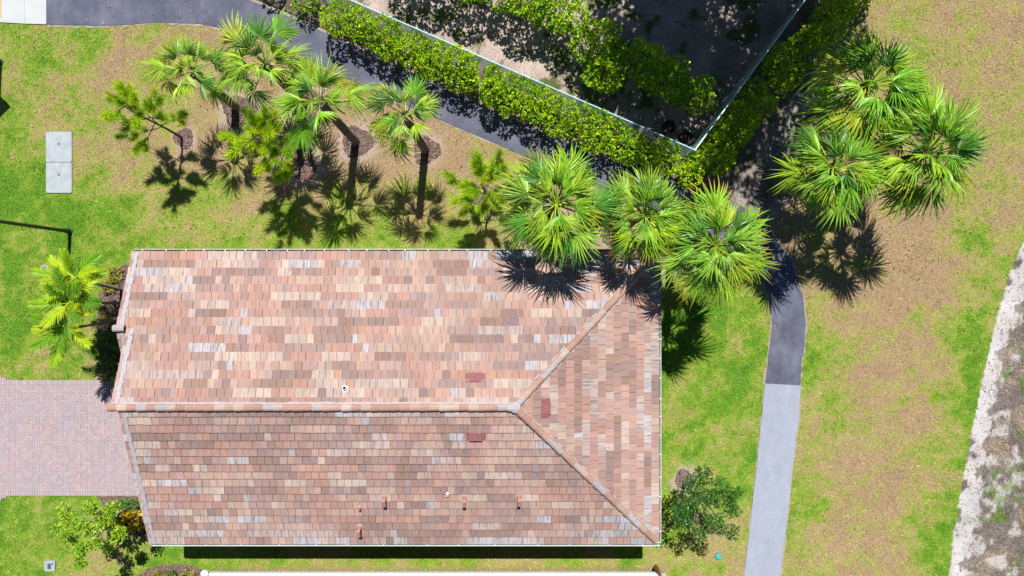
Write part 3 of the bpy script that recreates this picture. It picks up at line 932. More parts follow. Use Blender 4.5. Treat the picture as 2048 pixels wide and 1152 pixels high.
# roof fittings
def roof_point(frame, px, py):
    """where the camera ray through a pixel meets a slope"""
    O, U, V, N = frame
    c0 = Vector((0, 0, CAM_H)); dv = Vector(((px - NX) / FPX, -(py - NY) / FPX, -1))
    t = (O - c0).dot(N) / dv.dot(N)
    return c0 + dv * t
def on_roof(o, frame, p, lift=.06):
    O, U, V, N = frame
    m_ = Matrix((U, V, N)).transposed().to_4x4(); m_.translation = p + N * lift
    hp(o); o.matrix_basis = m_      # a fitting of the house, beside the roof's own pieces
    return o
for (px, py, fr) in ((951, 757, fN), (952, 869, fS), (1089, 816, fE)):
    b = MB()
    L2, W2 = .35, .165
    b.add([(-L2,-W2,-.03),(L2,-W2,-.03),(L2,W2,-.03),(-L2,W2,-.03),(-L2,-W2,.03),(L2,-W2,.03),(L2,W2,.005),(-L2,W2,.005)],
          [(0,3,2,1),(4,5,6,7),(0,1,5,4),(1,2,6,5),(2,3,7,6),(3,0,4,7)])
    b.add([(-.22,-W2-.01,.026),(.22,-W2-.01,.026),(.20,W2*.8,.012),(-.20,W2*.8,.012),(-.22,-W2-.01,.085),(.22,-W2-.01,.085),(.18,W2*.7,.03),(-.18,W2*.7,.03)],
          [(0,3,2,1),(4,5,6,7),(0,1,5,4),(1,2,6,5),(2,3,7,6),(3,0,4,7)])
    v_ = on_roof(b.build('roof_vent', M['vent_red']), fr, roof_point(fr, px, py), .065)
    for s in (-1, 1):
        b = MB(); b.box(s * .27 - .012, s * .27 + .012, -.13, .12, .022, .04); b.build('rib', M['vent_red'], v_)
for (px, py) in ((720, 1052), (770, 992), (929, 993), (1038, 991)):
    b = MB()
    b.lathe([(.12, -.02), (.11, .02), (.07, .03), (.06, .24)], 14)
    b.add([(-.065, -.20, .20), (.065, -.20, .20), (.065, .08, .26), (-.065, .08, .26), (-.065, -.22, .30), (.065, -.22, .30), (.065, .06, .36), (-.065, .06, .36)],
          [(0,3,2,1),(4,5,6,7),(0,1,5,4),(1,2,6,5),(2,3,7,6),(3,0,4,7)])
    g = on_roof(b.build('gooseneck_vent', M['vent_pink']), fS, roof_point(fS, px, py), .05)
    b = MB(); b.box(-.05, .05, -.226, -.205, .215, .285); b.build('opening', M['dark'], g)
    b = MB(); b.lathe([(.15, -.02), (.14, .016), (.11, .022)], 14); b.build('flashing', M['mortar'], g)
for (px, py, fr, mat, r_, h_) in ((691, 779, fN, 'pvc', .07, .16), (720, 1012, fS, 'vent_pink', .045, .18), (895, 985, fS, 'pvc', .04, .14)):
    b = MB()
    b.lathe([(r_ * 2.0, -.02), (r_ * 1.8, .02), (r_ * 1.15, .05), (r_, .06), (r_, h_), (r_ * .8, h_), (r_ * .8, h_ - .1)], 16)
    g = on_roof(b.build('pipe_vent', M[mat]), fr, roof_point(fr, px, py), .05)
    b = MB(); b.lathe([(r_ * .79, 0), (r_ * .79, .004)], 14, (0, 0, h_ - .09)); b.build('opening', M['dark'], g)

# ------------------------------------------------------------------ neighbour's house (only its edge shows)
nb = empty('white_roofed_house', P(860, 1190, 0), 'neighbouring house whose white roof edge shows along the bottom', 'house')
def np_(o): o.parent = nb; o.matrix_parent_inverse = Matrix.Translation(-Vector(nb.location)); return o
zb = 2.7
y_e = P(0, 1146.5, zb).y; xl, xr = P(402, 0, zb).x, P(1319, 0, zb).x
poly = [(xl + .5, y_e - 6)]
for k in range(7):
    a = math.pi - k / 6 * math.pi / 2; poly.append((xl + .30 + .30 * math.cos(a), y_e - .30 + .30 * math.sin(a)))
for k in range(7):
    a = math.pi / 2 - k / 6 * math.pi / 2; poly.append((xr - .22 + .22 * math.cos(a), y_e - .22 + .22 * math.sin(a)))
poly.append((xr, y_e - 6)); poly[0] = (xl, y_e - 6)
b = MB(); b.prism(ccw(poly), zb - .16, zb); np_(b.build('roof', M['white_roof']))
b = MB(); b.box(xl + .8, xr - .8, y_e - 5.5, y_e - 1.6, 0, zb - .16); np_(b.build('wall', M['stucco']))
b = MB(); b.lathe([(.14, 0), (.15, .08), (.11, .12), (.02, .13)], 16, (P(410, 1146, zb).x, P(0, 1147, zb).y, zb - .02)); np_(b.build('roof_finial', M['white_roof']))
b = MB(); b.tube([P(1312, 1133, .1), P(1317, 1146, 1.2), P(1322, 1170, 2.5)], [.10, .10, .10], 4); np_(b.build('downspout', M['brown_metal']))
slab_obj('utility_pad', ccw(G([(1318,1146),(1331,1146),(1331,1185),(1318,1185)])), -.03, .06, M['conc'])

# ------------------------------------------------------------------ vegetation builders
def leaves(pts, nrm, size, tint, seed, aspect=.55, spread=.9, fold=.25, per=1):
    """leaf blades: pts (n,3) base points, nrm (n,3) growing direction; returns verts, quads, colours"""
    rs = np.random.RandomState(seed)
    if per > 1:
        pts = np.repeat(pts, per, 0); nrm = np.repeat(nrm, per, 0); tint = np.repeat(tint, per, 0)
    n = len(pts)
    d = nrm + rs.normal(0, spread, (n, 3)); d /= np.linalg.norm(d, axis=1)[:, None] + 1e-9
    up = rs.normal(0, .55, (n, 3)) + np.array((0, 0, 1.0))
    s = np.cross(d, up); s /= np.linalg.norm(s, axis=1)[:, None] + 1e-9
    w_ = np.cross(s, d)
    L = size * rs.uniform(.65, 1.25, n)[:, None]; W = L * aspect * .5
    mid = pts + d * L * .55 - w_ * L * .02
    v = np.stack([pts, mid + s * W + w_ * W * fold, pts + d * L - w_ * L * .12, mid - s * W + w_ * W * fold], 1).reshape(-1, 3)
    t = tint * rs.lognormal(0, .16, (n, 1)); t = np.clip(t, 0, 1)
    c = np.repeat(np.concatenate([t, np.ones((n, 1))], 1), 4, 0)
    return v, np.arange(4 * n).reshape(-1, 4), c

def lumps_points(lumps, dens, seed, shell=.25, inner=.0):
    """points on the outer shell of a union of ellipsoids, with outward directions"""
    rs = np.random.RandomState(seed); L = np.array(lumps, float)
    Ps, Ns = [], []
    for i, (cx, cy, cz, rx, ry, rz) in enumerate(L):
        n = int(dens * 4 * math.pi * ((rx * ry + rx * rz + ry * rz) / 3))
        q = rs.normal(0, 1, (n, 3)); q /= np.linalg.norm(q, axis=1)[:, None]
        rad = 1 - np.abs(rs.normal(0, shell, n)) * .6
        if inner: rad = np.where(rs.rand(n) < inner, rs.uniform(.3, .9, n), rad)
        p = q * rad[:, None] * np.array((rx, ry, rz)) + np.array((cx, cy, cz))
        m = p[:, 2] > .05
        for j, (dx, dy, dz, sx, sy, sz) in enumerate(L):
            if j == i: continue
            e = ((p[:, 0] - dx) / sx) ** 2 + ((p[:, 1] - dy) / sy) ** 2 + ((p[:, 2] - dz) / sz) ** 2
            m &= e > .55
        nn = q / np.array((rx, ry, rz)); nn /= np.linalg.norm(nn, axis=1)[:, None]
        Ps.append(p[m]); Ns.append(nn[m])
    return np.concatenate(Ps), np.concatenate(Ns)

def shrub_cols(p, base, alt, seed, share=.3, jit=.15):
    rs = np.random.RandomState(seed)
    base, alt = np.array(base), np.array(alt)
    k = fbm(p[:, 0], p[:, 1], 1.7, seed + 5, 3)
    f = np.clip(rs.normal(share, .25, len(p)) + (k - .5) * .8, 0, 1)[:, None]
    return (base + (alt - base) * f) * rs.uniform(1 - jit, 1 + jit, (len(p), 1))

def shrub(name, loc, lumps, leaf, dens, base, alt, seed, label, cat, group=None, stems=4, per=5, aspect=.6, share=.35, inner=.12, up=.5, stem_r=.025):
    """lumps in metres relative to loc"""
    o = empty(name, loc, label, cat, group)
    p, nn = lumps_points(lumps, dens, seed, inner=inner)
    nn = nn + np.array((0, 0, up))
    v, f, c = leaves(p, nn, leaf, shrub_cols(p, base, alt, seed, share), seed, aspect, .8, per=per)
    fo = tag(link('foliage', mesh_np('foliage', v, f, c), M['leaf'], o), kind='stuff')
    rs = random.Random(seed)
    for i in range(stems):
        l = lumps[i % len(lumps)]
        b = MB(); bx_, by_ = l[0] * .35 + rs.uniform(-.08, .08), l[1] * .35 + rs.uniform(-.08, .08)
        if len(lumps) > 8: bx_, by_ = l[0] + rs.uniform(-.1, .1), l[1] + rs.uniform(-.1, .1)
        b.tube([(bx_, by_, -.05), ((bx_ + l[0]) / 2 + rs.uniform(-.05, .05), (by_ + l[1]) / 2, l[2] * .5), (l[0], l[1], l[2])], [stem_r, stem_r * .8, stem_r * .4], 6)
        b.build('stem', M['bark_grey'], o)
    return o

# ---------- hedges and shrubs
YG = ((.16, .38, .006), (.46, .60, .010))       # clusia: mid green, yellow-green
def hedge(name, pts, h, wdt, seed, label, dens=48, ends=None):
    """pts: ground pixels along the centre line"""
    rs = random.Random(seed)
    base = P(*pts[0]); lumps = []
    for i in range(len(pts) - 1):
        a, c = P(*pts[i]), P(*pts[i + 1]); L = (c - a).length; n = max(1, int(L / .62))
        nrm = Vector((-(c - a).y, (c - a).x, 0)).normalized()
        for k in range(n):
            for s in (-1, 1):
                q = a + (c - a) * ((k + rs.uniform(0, 1)) / n) + nrm * s * wdt * rs.uniform(.12, .30) - base
                hh = h * rs.uniform(.88, 1.14)
                lumps.append((q.x, q.y, hh * .52, rs.uniform(.38, .56), rs.uniform(.38, .56), hh * .50))
    return shrub(name, base, lumps, .092, dens, YG[0], YG[1], seed, label, 'hedge', None, stems=len(lumps) // 2, per=6, aspect=.62, share=.42, up=.7)
hedge('clusia_hedge', [(668, 42), (760, 84), (900, 150), (1100, 240), (1250, 303), (1384, 350)], 2.0, 1.15, 5, 'bright yellow-green clipped hedge between the asphalt path and the chain-link fence')
hedge('clusia_hedge', [(1388, 352), (1410, 322), (1450, 268), (1520, 180), (1600, 100), (1668, 20), (1722, -50)], 1.7, 1.45, 6, 'shaded dark green hedge outside the right side of the fence')
for i, (x, y, r_, h_, lab) in enumerate([(548, -14, .42, 1.2, 'small leafy shrub at the top edge beside the path'), (618, 16, .5, 1.25, 'leafy shrub at the near end of the long hedge')]):
    shrub('clusia_shrub', P(x, y), [(0, 0, h_ * .6, r_, r_, h_ * .45), (.3, .1, h_ * .5, r_ * .7, r_ * .7, h_ * .35)], .11, 30, YG[0], YG[1], 70 + i, lab, 'shrub', per=6)
inner_sh = [(838, -38, 1.15, 2.6, 'leafy shrub beyond the top edge that shades the yard beside the hedge'),
            (935, -14, 1.2, 2.6, 'yellow-green shrub cut by the top edge, farthest left inside the fence'),
            (1036, 14, 1.3, 2.6, 'large bright yellow-green shrub inside the fence at the top'),
            (1112, 50, 1.15, 2.5, 'bright shrub right of the largest one inside the fence'),
            (1186, 110, 1.1, 2.3, 'shrub half in sun in the middle of the row inside the fence'),
            (1196, 165, .8, 2.0, 'low sunlit yellow-green shrub at the front of the row inside the fence'),
            (1272, 150, 1.0, 2.2, 'dark shaded shrub with one upright shoot inside the fence'),
            (1322, 180, 1.0, 2.1, 'dark shaded shrub second from the fence corner'),
            (1378, 205, .85, 1.8, 'small dark shrub nearest the right side of the fence')]
for i, (x, y, r_, h_, lab) in enumerate(inner_sh):
    rs = random.Random(50 + i); lm = []
    for k in range(6):
        a = k * 2.4; q = r_ * .55 * math.sqrt(k / 5)
        lm.append((q * math.cos(a), q * math.sin(a), h_ * rs.uniform(.5, .72), r_ * rs.uniform(.45, .62), r_ * rs.uniform(.45, .62), h_ * rs.uniform(.26, .36)))
    if i == 6: lm.append((-.35, .55, h_ * .9, .16, .16, .5))
    shrub('clusia_shrub', P(x, y), lm, .11, 40, YG[0], YG[1], 50 + i, lab, 'shrub', 'shrubs inside the fence', stems=6, per=6)

# ---------- chain-link fence
fz = 1.83
fa, fb_, fc = P(640 - 160, -26 - 70, fz), P(1390, 300, fz), P(1680, -95, fz)
fence = empty('chain_link_fence', (fb_.x, fb_.y, 0), 'green chain-link fence with a corner post enclosing the shrub yard', 'fence')
def fp(o): o.parent = fence; o.matrix_parent_inverse = Matrix.Translation(-Vector((fb_.x, fb_.y, 0))); return o
for A, B in ((fa, fb_), (fb_, fc)):
    d = B - A; L = d.length; x = d.normalized()
    b = MB(); b.tube([A, B], .026, 8); fp(b.build('top_rail', M['galv']))
    npst = int(L / 3.0)
    for i in range(npst + 1):
        if (A is fb_) and i == 0: continue
        q = A + d * (i / npst); r_ = .045 if (B is fb_ and i == npst) else .03
        b = MB(); b.tube([(q.x, q.y, -.05), (q.x, q.y, fz + .02)], r_, 8); b.lathe([(r_ * 1.3, 0), (r_ * 1.2, .05), (.005, .08)], 8, (q.x, q.y, fz)); fp(b.build('post', M['galv']))
    # woven wires, both diagonals
    sp = .075; wv = []; wf = []; t = .0055; nn_ = Vector((-x.y, x.x, 0))
    for s in (1, -1):
        k = -int(fz / sp)
        while k * sp < L + fz:
            u0 = k * sp
            pts = []
            for (u_, z_) in (((u0, 0), (u0 + fz, fz)) if s > 0 else ((u0 + fz, 0), (u0, fz))):
                pts.append([u_, z_])
            (u1, z1), (u2, z2) = pts
            def at_u(uu): return z1 + (z2 - z1) * (uu - u1) / (u2 - u1)
            lo, hi = max(0, min(u1, u2)), min(L, max(u1, u2))
            if hi > lo:
                p0 = A + x * lo; p1 = A + x * hi
                p0 = Vector((p0.x, p0.y, at_u(lo))) + nn_ * s * .004; p1 = Vector((p1.x, p1.y, at_u(hi))) + nn_ * s * .004
                e1 = Vector((0, 0, 1)) * t; e2 = nn_ * t
                m0 = len(wv)
                wv += [p0 + e1, p0 - e1 * .5 + e2, p0 - e1 * .5 - e2, p1 + e1, p1 - e1 * .5 + e2, p1 - e1 * .5 - e2]
                wf += [(m0, m0+1, m0+4, m0+3), (m0+1, m0+2, m0+5, m0+4), (m0+2, m0, m0+3, m0+5)]
            k += 1
    o = fp(link('chain_link_mesh', mesh_np('chain_link_mesh', np.array([tuple(p) for p in wv]), np.array(wf)), M['wire'])); tag(o, kind='stuff')
b = MB(); b.tube([P(595, 41, 0), P(597, 6, 1.3)], .02, 6)
b.tube([P(595, 41, 0) + Vector((-.03, 0, -.03)), P(595, 41, 0) + Vector((.03, 0, .02))], .03, 6)
tag(b.build('metal_stake', M['galv']), 'thin pale metal stake at the path edge near the top', 'stake')

# ---------- nursery pots
for i, (x, y, r_, h_, lab) in enumerate([(1333, 258, .27, .42, 'black nursery pot nearest the shrubs in the fence corner'), (1366, 280, .29, .42, 'black nursery pot nearest the fence corner post'), (1300, 274, .25, .38, 'black nursery pot half hidden behind the fence rail')]):
    q = P(x, y)
    b = MB(); b.lathe([(r_ * .8, 0), (r_ * .97, h_ * .88), (r_ * 1.06, h_ * .89), (r_ * 1.06, h_), (r_ * .98, h_), (r_ * .9, h_ * .7), (r_ * .85, h_ * .55)], 22)
    o = empty('plant_pot', q, lab, 'pot', 'black nursery pots in the fence corner')
    b.build('shell', M['black_pot'], o, True)
    b = MB(); b.lathe([(r_ * .86, h_ * .55), (r_ * .5, h_ * .6), (.01, h_ * .62)], 16); b.build('soil', M['soil'], o)

# ---------- fan palms
def fan_frond(seed, Lp, Rb, nseg=40, hang=1.0):
    rs = random.Random(seed); v = []; q = []; tri = []; col = []
    th_max = R(rs.uniform(118, 135)); cup = rs.uniform(.22, .55); droop = rs.uniform(.25, .75) * hang
    # petiole
    np_s = 5
    for i in range(np_s):
        t = i / (np_s - 1); x = Lp * t * 1.04; z = -.10 * Lp * t * t; w_ = .030 * (1 - .5 * t)
        v += [(x, -w_, z), (x, 0, z - w_ * .8), (x, w_, z), (x, 0, z + w_ * .25)]; col += [(1.0, .85, .8, 0)] * 4
        if i:
            m = (i - 1) * 4
            for k in range(4): q.append((m + k, m + (k+1) % 4, m + 4 + (k+1) % 4, m + 4 + k))
    zb_ = -.10 * Lp
    dth = 2 * th_max / nseg
    for s in range(nseg):
        if rs.random() < .05: continue
        th = -th_max + (s + .5) * dth + rs.uniform(-.03, .03)
        L = Rb * (1 - .40 * (abs(th) / th_max) ** 2) * rs.uniform(.82, 1.10)
        dr_ = droop * rs.uniform(.6, 1.5); tw = rs.uniform(-.25, .25)
        base = len(v)
        st = (.05, .25, .45, .66, .85, 1.0)
        for j, t in enumerate(st):
            r_ = L * t
            wfac = min(r_ * math.tan(dth / 2) * 1.03, .032 * Rb)
            if t > .3: wfac *= max(0, 1 - ((t - .3) / .7) ** 1.6)
            thj = th + tw * max(0, t - .4)
            cx, cy = math.cos(thj), math.sin(thj)
            z = zb_ - cup * r_ * abs(math.sin(th)) * 1.0 - dr_ * L * t ** 2.3 * .55 - .12 * r_ * (1 + math.cos(th)) * .5 * t
            rr = r_ * (1 - .16 * dr_ * t * t)
            C = (Lp + rr * cx, rr * cy)
            sx, sy = -cy, cx
            sh = rs.uniform(.5, 1.2)
            if j < 5:
                v += [(C[0] + sx * wfac, C[1] + sy * wfac, z - wfac * .7), (C[0], C[1], z + wfac * .5), (C[0] - sx * wfac, C[1] - sy * wfac, z - wfac * .7)]
                col += [(sh, sh, sh, t)] * 3
                if j:
                    m = base + (j - 1) * 3
                    q += [(m, m + 1, m + 4, m + 3), (m + 1, m + 2, m + 5, m + 4)]
            else:
                v.append((C[0], C[1], z)); col.append((sh * 1.1, sh * 1.1, sh, t))
                m = base + 12; e = len(v) - 1
                tri += [(m, m + 1, e), (m + 1, m + 2, e)]
    me = mesh_np('frond', np.array(v), [np.array(q), np.array(tri)], np.array(col))
    me.materials.append(M['frond'])
    return me
FAN = [fan_frond(100 + i, 1.02, 1.0, 27) for i in range(12)]
FAN_OLD = [fan_frond(140 + i, 1.0, 1.02, 25, 1.7) for i in range(8)]
def palm_trunk(o, top, r0, r1, seed, mat='bark_palm'):
    rs = random.Random(seed); b = MB(); pts = []; rad = []
    n = 26; top = Vector(top)
    for i in range(n):
        t = i / (n - 1)
        bend = math.sin(t * math.pi) * .06
        pts.append((top.x * t + bend * top.x, top.y * t ** 1.15, -.1 + (top.z + .1) * t))
        rad.append((r0 + (r1 - r0) * t) * (1.06 if i % 2 else .95) * (1.25 if i == 0 else 1) * (1.12 if t > .88 else 1))
    b.tube(pts, rad, 12); return b.build('trunk', M[mat], o)
FG = [(.15, .36, .022), (.21, .42, .020), (.08, .23, .03), (.29, .46, .025), (.24, .42, .045)]
def fan_palm(base, crown, z, rad, n, seed, label, yellow=.15, brown=.3, lo=-28, heart=9):
    rs = random.Random(seed)
    B = P(*base); T = P(crown[0], crown[1], z) - B
    o = empty('fan_palm', B, label, 'palm tree', 'fan palms')
    palm_trunk(o, T, .17, .15, seed)
    sc0 = rad / 1.72; n = int(n * (1.25 if heart > 5 else .95))
    az = rs.uniform(0, 6.28)
    for i in range(n):
        t = i / (n - 1)
        el = 80 - (80 - lo) * t ** .8 + rs.uniform(-9, 9)
        az += 2.39996 + rs.uniform(-.22, .22)
        if heart < 6 and t > .3:                        # the side toward the leaning trunk is thin
            da = (az - math.atan2(-T.y, -T.x) + math.pi) % (2 * math.pi) - math.pi
            if abs(da) < R(48): continue
        f = link('frond', rs.choice(FAN_OLD if t > .5 and rs.random() < .7 else FAN), None, o)
        s = sc0 * rs.uniform(.78, 1.14) * (.62 + .38 * min(1, t * 2.2))
        f.scale = (s, s * rs.uniform(.85, 1.0), s)
        f.rotation_euler = (R(rs.uniform(-22, 22)), -R(el), az)
        f.location = T + Vector((0, 0, .02 - .14 * t)) + Vector((math.cos(az), math.sin(az), 0)) * .05
        c_ = rs.choice(FG); j = rs.uniform(.85, 1.2)
        if rs.random() < yellow * (t > .3): c_ = (.34, .41, .03)
        a_ = rs.uniform(0, 1) if rs.random() < brown else 0
        f.color = (c_[0] * j, c_[1] * j, c_[2] * j, a_)
    for i in range(rs.choice([1, 2, 3])):               # dead fronds hanging against the trunk
        a = rs.uniform(0, 6.28); f = link('frond', rs.choice(FAN_OLD), None, o); s = sc0 * rs.uniform(.55, .8)
        f.scale = (s, s * .7, s); f.rotation_euler = (R(rs.uniform(-25, 25)), R(rs.uniform(38, 62)), a); f.location = T - Vector((0, 0, .2)); f.color = (.27, .19, .11, 1)
    for i in range(heart):                              # young fronds that fill the heart
        az += 2.39996 + rs.uniform(-.3, .3)
        f = link('frond', rs.choice(FAN), None, o); s = sc0 * rs.uniform(.62, .85)
        f.scale = (s, s * .9, s); f.rotation_euler = (R(rs.uniform(-30, 30)), -R(rs.uniform(28, 66)), az)
        f.location = T + Vector((0, 0, .06)); c_ = rs.choice(FG); j = rs.uniform(.9, 1.15)
        f.color = (c_[0] * j, c_[1] * j, c_[2] * j, 0)
    return o
fan_palm((472, 214), (384, 143), 4.25, 1.58, 20, 1, 'leaning fan palm farthest left, its bare trunk bending right to the lawn', .18, .2, -32, 4)
fan_palm((607, 208), (530, 128), 4.7, 1.72, 20, 2, 'fan palm second from the left along the asphalt path', .2, .2, -30, 5)
fan_palm((712, 283), (640, 204), 5.2, 1.70, 21, 3, 'fan palm third from the left with a thick leaning trunk', .28, .3, -30, 5)
fan_palm((851, 300), (812, 232), 5.1, 1.50, 20, 4, 'yellowish fan palm standing alone below the path bend, fourth from left', .5, .1, -30, 4)
fan_palm((1088, 445), (1112, 408), 5.8, 2.0, 30, 5, 'large full fan palm overhanging the top eave of the house', .12, .1)
fan_palm((1232, 462), (1290, 432), 5.6, 1.65, 26, 6, 'middle fan palm of the three by the roof corner, with withered tips', .2, .55)
fan_palm((1342, 512), (1430, 492), 5.9, 1.80, 34, 7, 'dense round fan palm with orange leaf tips right of the roof corner', .1, .75)
fan_palm((1598, 250), (1735, 172), 5.2, 2.0, 26, 8, 'topmost of the three clustered fan palms right of the shaded hedge', .15, .1)
fan_palm((1688, 358), (1850, 308), 5.4, 2.08, 27, 9, 'rightmost of the three clustered fan palms, on the dry grass', .15, .1)
fan_palm((1540, 388), (1665, 336), 5.2, 1.78, 25, 10, 'lowest of the three clustered fan palms, nearest the path', .2, .3)

# ---------- feather palms by the front bed
def feather_frond(seed, L=1.55, npair=26):
    rs = random.Random(seed); v = []; q = []; tri = []; col = []
    arch = rs.uniform(.35, .55)
    def rach(t):
        return Vector((L * t * (1 - .12 * t * t), .04 * math.sin(t * 3), -arch * L * t ** 2.2 * .55 + .02))
    for i in range(9):
        t = i / 8; p = rach(t); w_ = .018 * (1 - .8 * t) + .002
        v += [(p.x, p.y - w_, p.z), (p.x, p.y, p.z - w_), (p.x, p.y + w_, p.z), (p.x, p.y, p.z + w_ * .4)]; col += [(1.4, 1.2, .8, 0)] * 4
        if i:
            m = (i - 1) * 4
            for k in range(4): q.append((m + k, m + (k+1) % 4, m + 4 + (k+1) % 4, m + 4 + k))
    for i in range(npair):
        t = .16 + .84 * (i + .5) / npair
        p = rach(t)
        for s in (-1, 1):
            ln = .44 * (math.sin(math.pi * min(1, .12 + t * .80)) ** .7) * rs.uniform(.85, 1.1) + .05
            a = R(58 - 34 * t + rs.uniform(-6, 6)); d = Vector((math.cos(a), s * math.sin(a), rs.uniform(.02, .22)))
            side = Vector((-d.y * s, d.x * s, 0)).normalized() * s
            base = len(v); sh = rs.uniform(.85, 1.1)
            for j, tt in enumerate((0, .35, .72)):
                c_ = p + d * ln * tt - Vector((0, 0, .42 * ln * tt * tt)); w_ = .017 * (1, 1.15, .7)[j]
                v += [tuple(c_ + side * w_ - Vector((0, 0, w_ * .5))), tuple(c_), tuple(c_ - side * w_ - Vector((0, 0, w_ * .5)))]; col += [(sh, sh, sh, tt * .8)] * 3
                if j:
                    m = base + (j - 1) * 3
                    q += [(m, m + 1, m + 4, m + 3), (m + 1, m + 2, m + 5, m + 4)]
            c_ = p + d * ln - Vector((0, 0, .42 * ln)); v.append(tuple(c_)); col.append((sh, sh, sh, 1))
            m = base + 6; e = len(v) - 1
            tri += [(m, m + 1, e), (m + 1, m + 2, e)]
    me = mesh_np('frond', np.array(v), [np.array(q), np.array(tri)], np.array(col)); me.materials.append(M['feather'])
    return me
FEA = [feather_frond(200 + i) for i in range(5)]
def feather_palm(base, crown, z, n, seed, label, L=1.0):
    rs = random.Random(seed); B = P(*base); T = P(crown[0], crown[1], z) - B
    o = empty('feather_palm', B, label, 'palm tree', 'feather palms in the front bed')
    palm_trunk(o, T, .062, .045, seed, 'bark_grey')
    az = rs.uniform(0, 6)
    for i in range(n):
        t = i / (n - 1); az += 2.4 + rs.uniform(-.25, .25)
        f = link('frond', rs.choice(FEA), None, o); s = L * rs.uniform(.8, 1.08)
        f.scale = (s, s, s); f.rotation_euler = (R(rs.uniform(-20, 20)), -R(62 - 62 * t + rs.uniform(-8, 8)), az); f.location = T
        c_ = rs.choice([(.13, .31, .008), (.22, .40, .008), (.08, .21, .010), (.33, .46, .010)]); f.color = c_ + (rs.uniform(0, .8),)
    return o
feather_palm((244, 580), (152, 556), 3.1, 13, 1, 'upper of three yellow-green feather palms beside the front gable', .88)
feather_palm((242, 606), (138, 606), 3.4, 12, 2, 'middle feather palm with a pale slender stem beside the front gable', .88)
feather_palm((237, 640), (138, 658), 3.2, 13, 3, 'lower of three yellow-green feather palms beside the front gable', .88)

# ---------- young pines
def tuft_mesh(seed, n=170):
    rs = np.random.RandomState(seed)
    t = rs.uniform(0, 1, n); a = rs.uniform(0, 6.283, n)
    base = np.stack([t * .34, .012 * np.cos(a), .012 * np.sin(a)], 1)
    open_ = rs.uniform(.4, 1.3, n) * (1.15 - .55 * t)
    d = np.stack([np.cos(open_), np.sin(open_) * np.cos(a), np.sin(open_) * np.sin(a)], 1)
    L = rs.uniform(.18, .29, n)[:, None]
    s = np.cross(d, rs.normal(0, 1, (n, 3))); s /= np.linalg.norm(s, axis=1)[:, None]
    w_ = .0085
    v = np.stack([base - s * w_, base + s * w_, base + d * L], 1).reshape(-1, 3)
    sh = np.repeat(rs.uniform(.7, 1.25, n), 3)
    me = mesh_np('needle_tuft', v, np.arange(3 * n).reshape(-1, 3), np.stack([sh, sh, sh, np.ones(3 * n)], 1)); me.materials.append(M['needle'])
    return me
TUF = [tuft_mesh(300 + i) for i in range(4)]
def pine(base, tip, z, rad, nb_, seed, label, lo=.3):
    rs = random.Random(seed); B = P(*base); T = P(tip[0], tip[1], z) - B
    o = empty('young_pine', B, label, 'pine tree', 'young pines on the lawn')
    b = MB(); pts = [T * t + Vector((math.sin(t * 5) * .05, math.cos(t * 4) * .04 - .04, 0)) for t in np.linspace(0, 1, 9)]
    pts[0] = Vector((0, 0, -.1))
    b.tube(pts, [.055 * (1 - .75 * i / 8) for i in range(9)], 7); b.build('trunk', M['bark_dark'], o)
    def tuft(p, d, s):
        f = link('needle_tuft', rs.choice(TUF), None, o); f.location = p
        f.rotation_euler = Vector(d).to_track_quat('X', 'Z').to_euler(); f.scale = (s, s, s)
        c_ = rs.choice([(.44, .62, .012), (.34, .54, .012), (.50, .64, .015), (.25, .44, .015)]); f.color = c_ + (1,)
    az = rs.uniform(0, 6)
    for i in range(nb_):
        t = lo + (1 - lo) * (i + .3) / nb_; az += 2.4 + rs.uniform(-.5, .5)
        p0 = T * t; ln = rad * (1.15 - .75 * t) * rs.uniform(.6, 1.2)
        d = Vector((math.cos(az), math.sin(az), rs.uniform(.25, .6)))
        p1 = p0 + d * ln * .55; p2 = p0 + d * ln + Vector((0, 0, .16 * ln))
        b = MB(); b.tube([p0, p1, p2], [.022, .015, .009], 5); b.build('branch', M['bark_dark'], o)
        tuft(p2 - d * .12, d + Vector((0, 0, .35)), rs.uniform(1.0, 1.45))
        for k in range(rs.choice([2, 3, 4])):
            side = Vector((-d.y, d.x, .3)) * rs.choice([-1, 1]); q = p0 + d * ln * rs.uniform(.4, .85)
            tuft(q, d + side * .8 + Vector((0, 0, .3)), rs.uniform(.8, 1.2))
    tuft(T - Vector((0, 0, .15)), (0.05, .02, 1), 1.4)
    return o
pine((364, 276), (243, 204), 4.5, 1.35, 15, 1, 'thin young pine farthest left, leaning toward the concrete slab', .34)
pine((600, 332), (507, 268), 4.9, 1.5, 24, 2, 'bushy young pine between the leaning fan palms', .28)
pine((974, 402), (966, 362), 4.6, 1.35, 18, 3, 'young pine right of centre beside the large fan palm', .28)

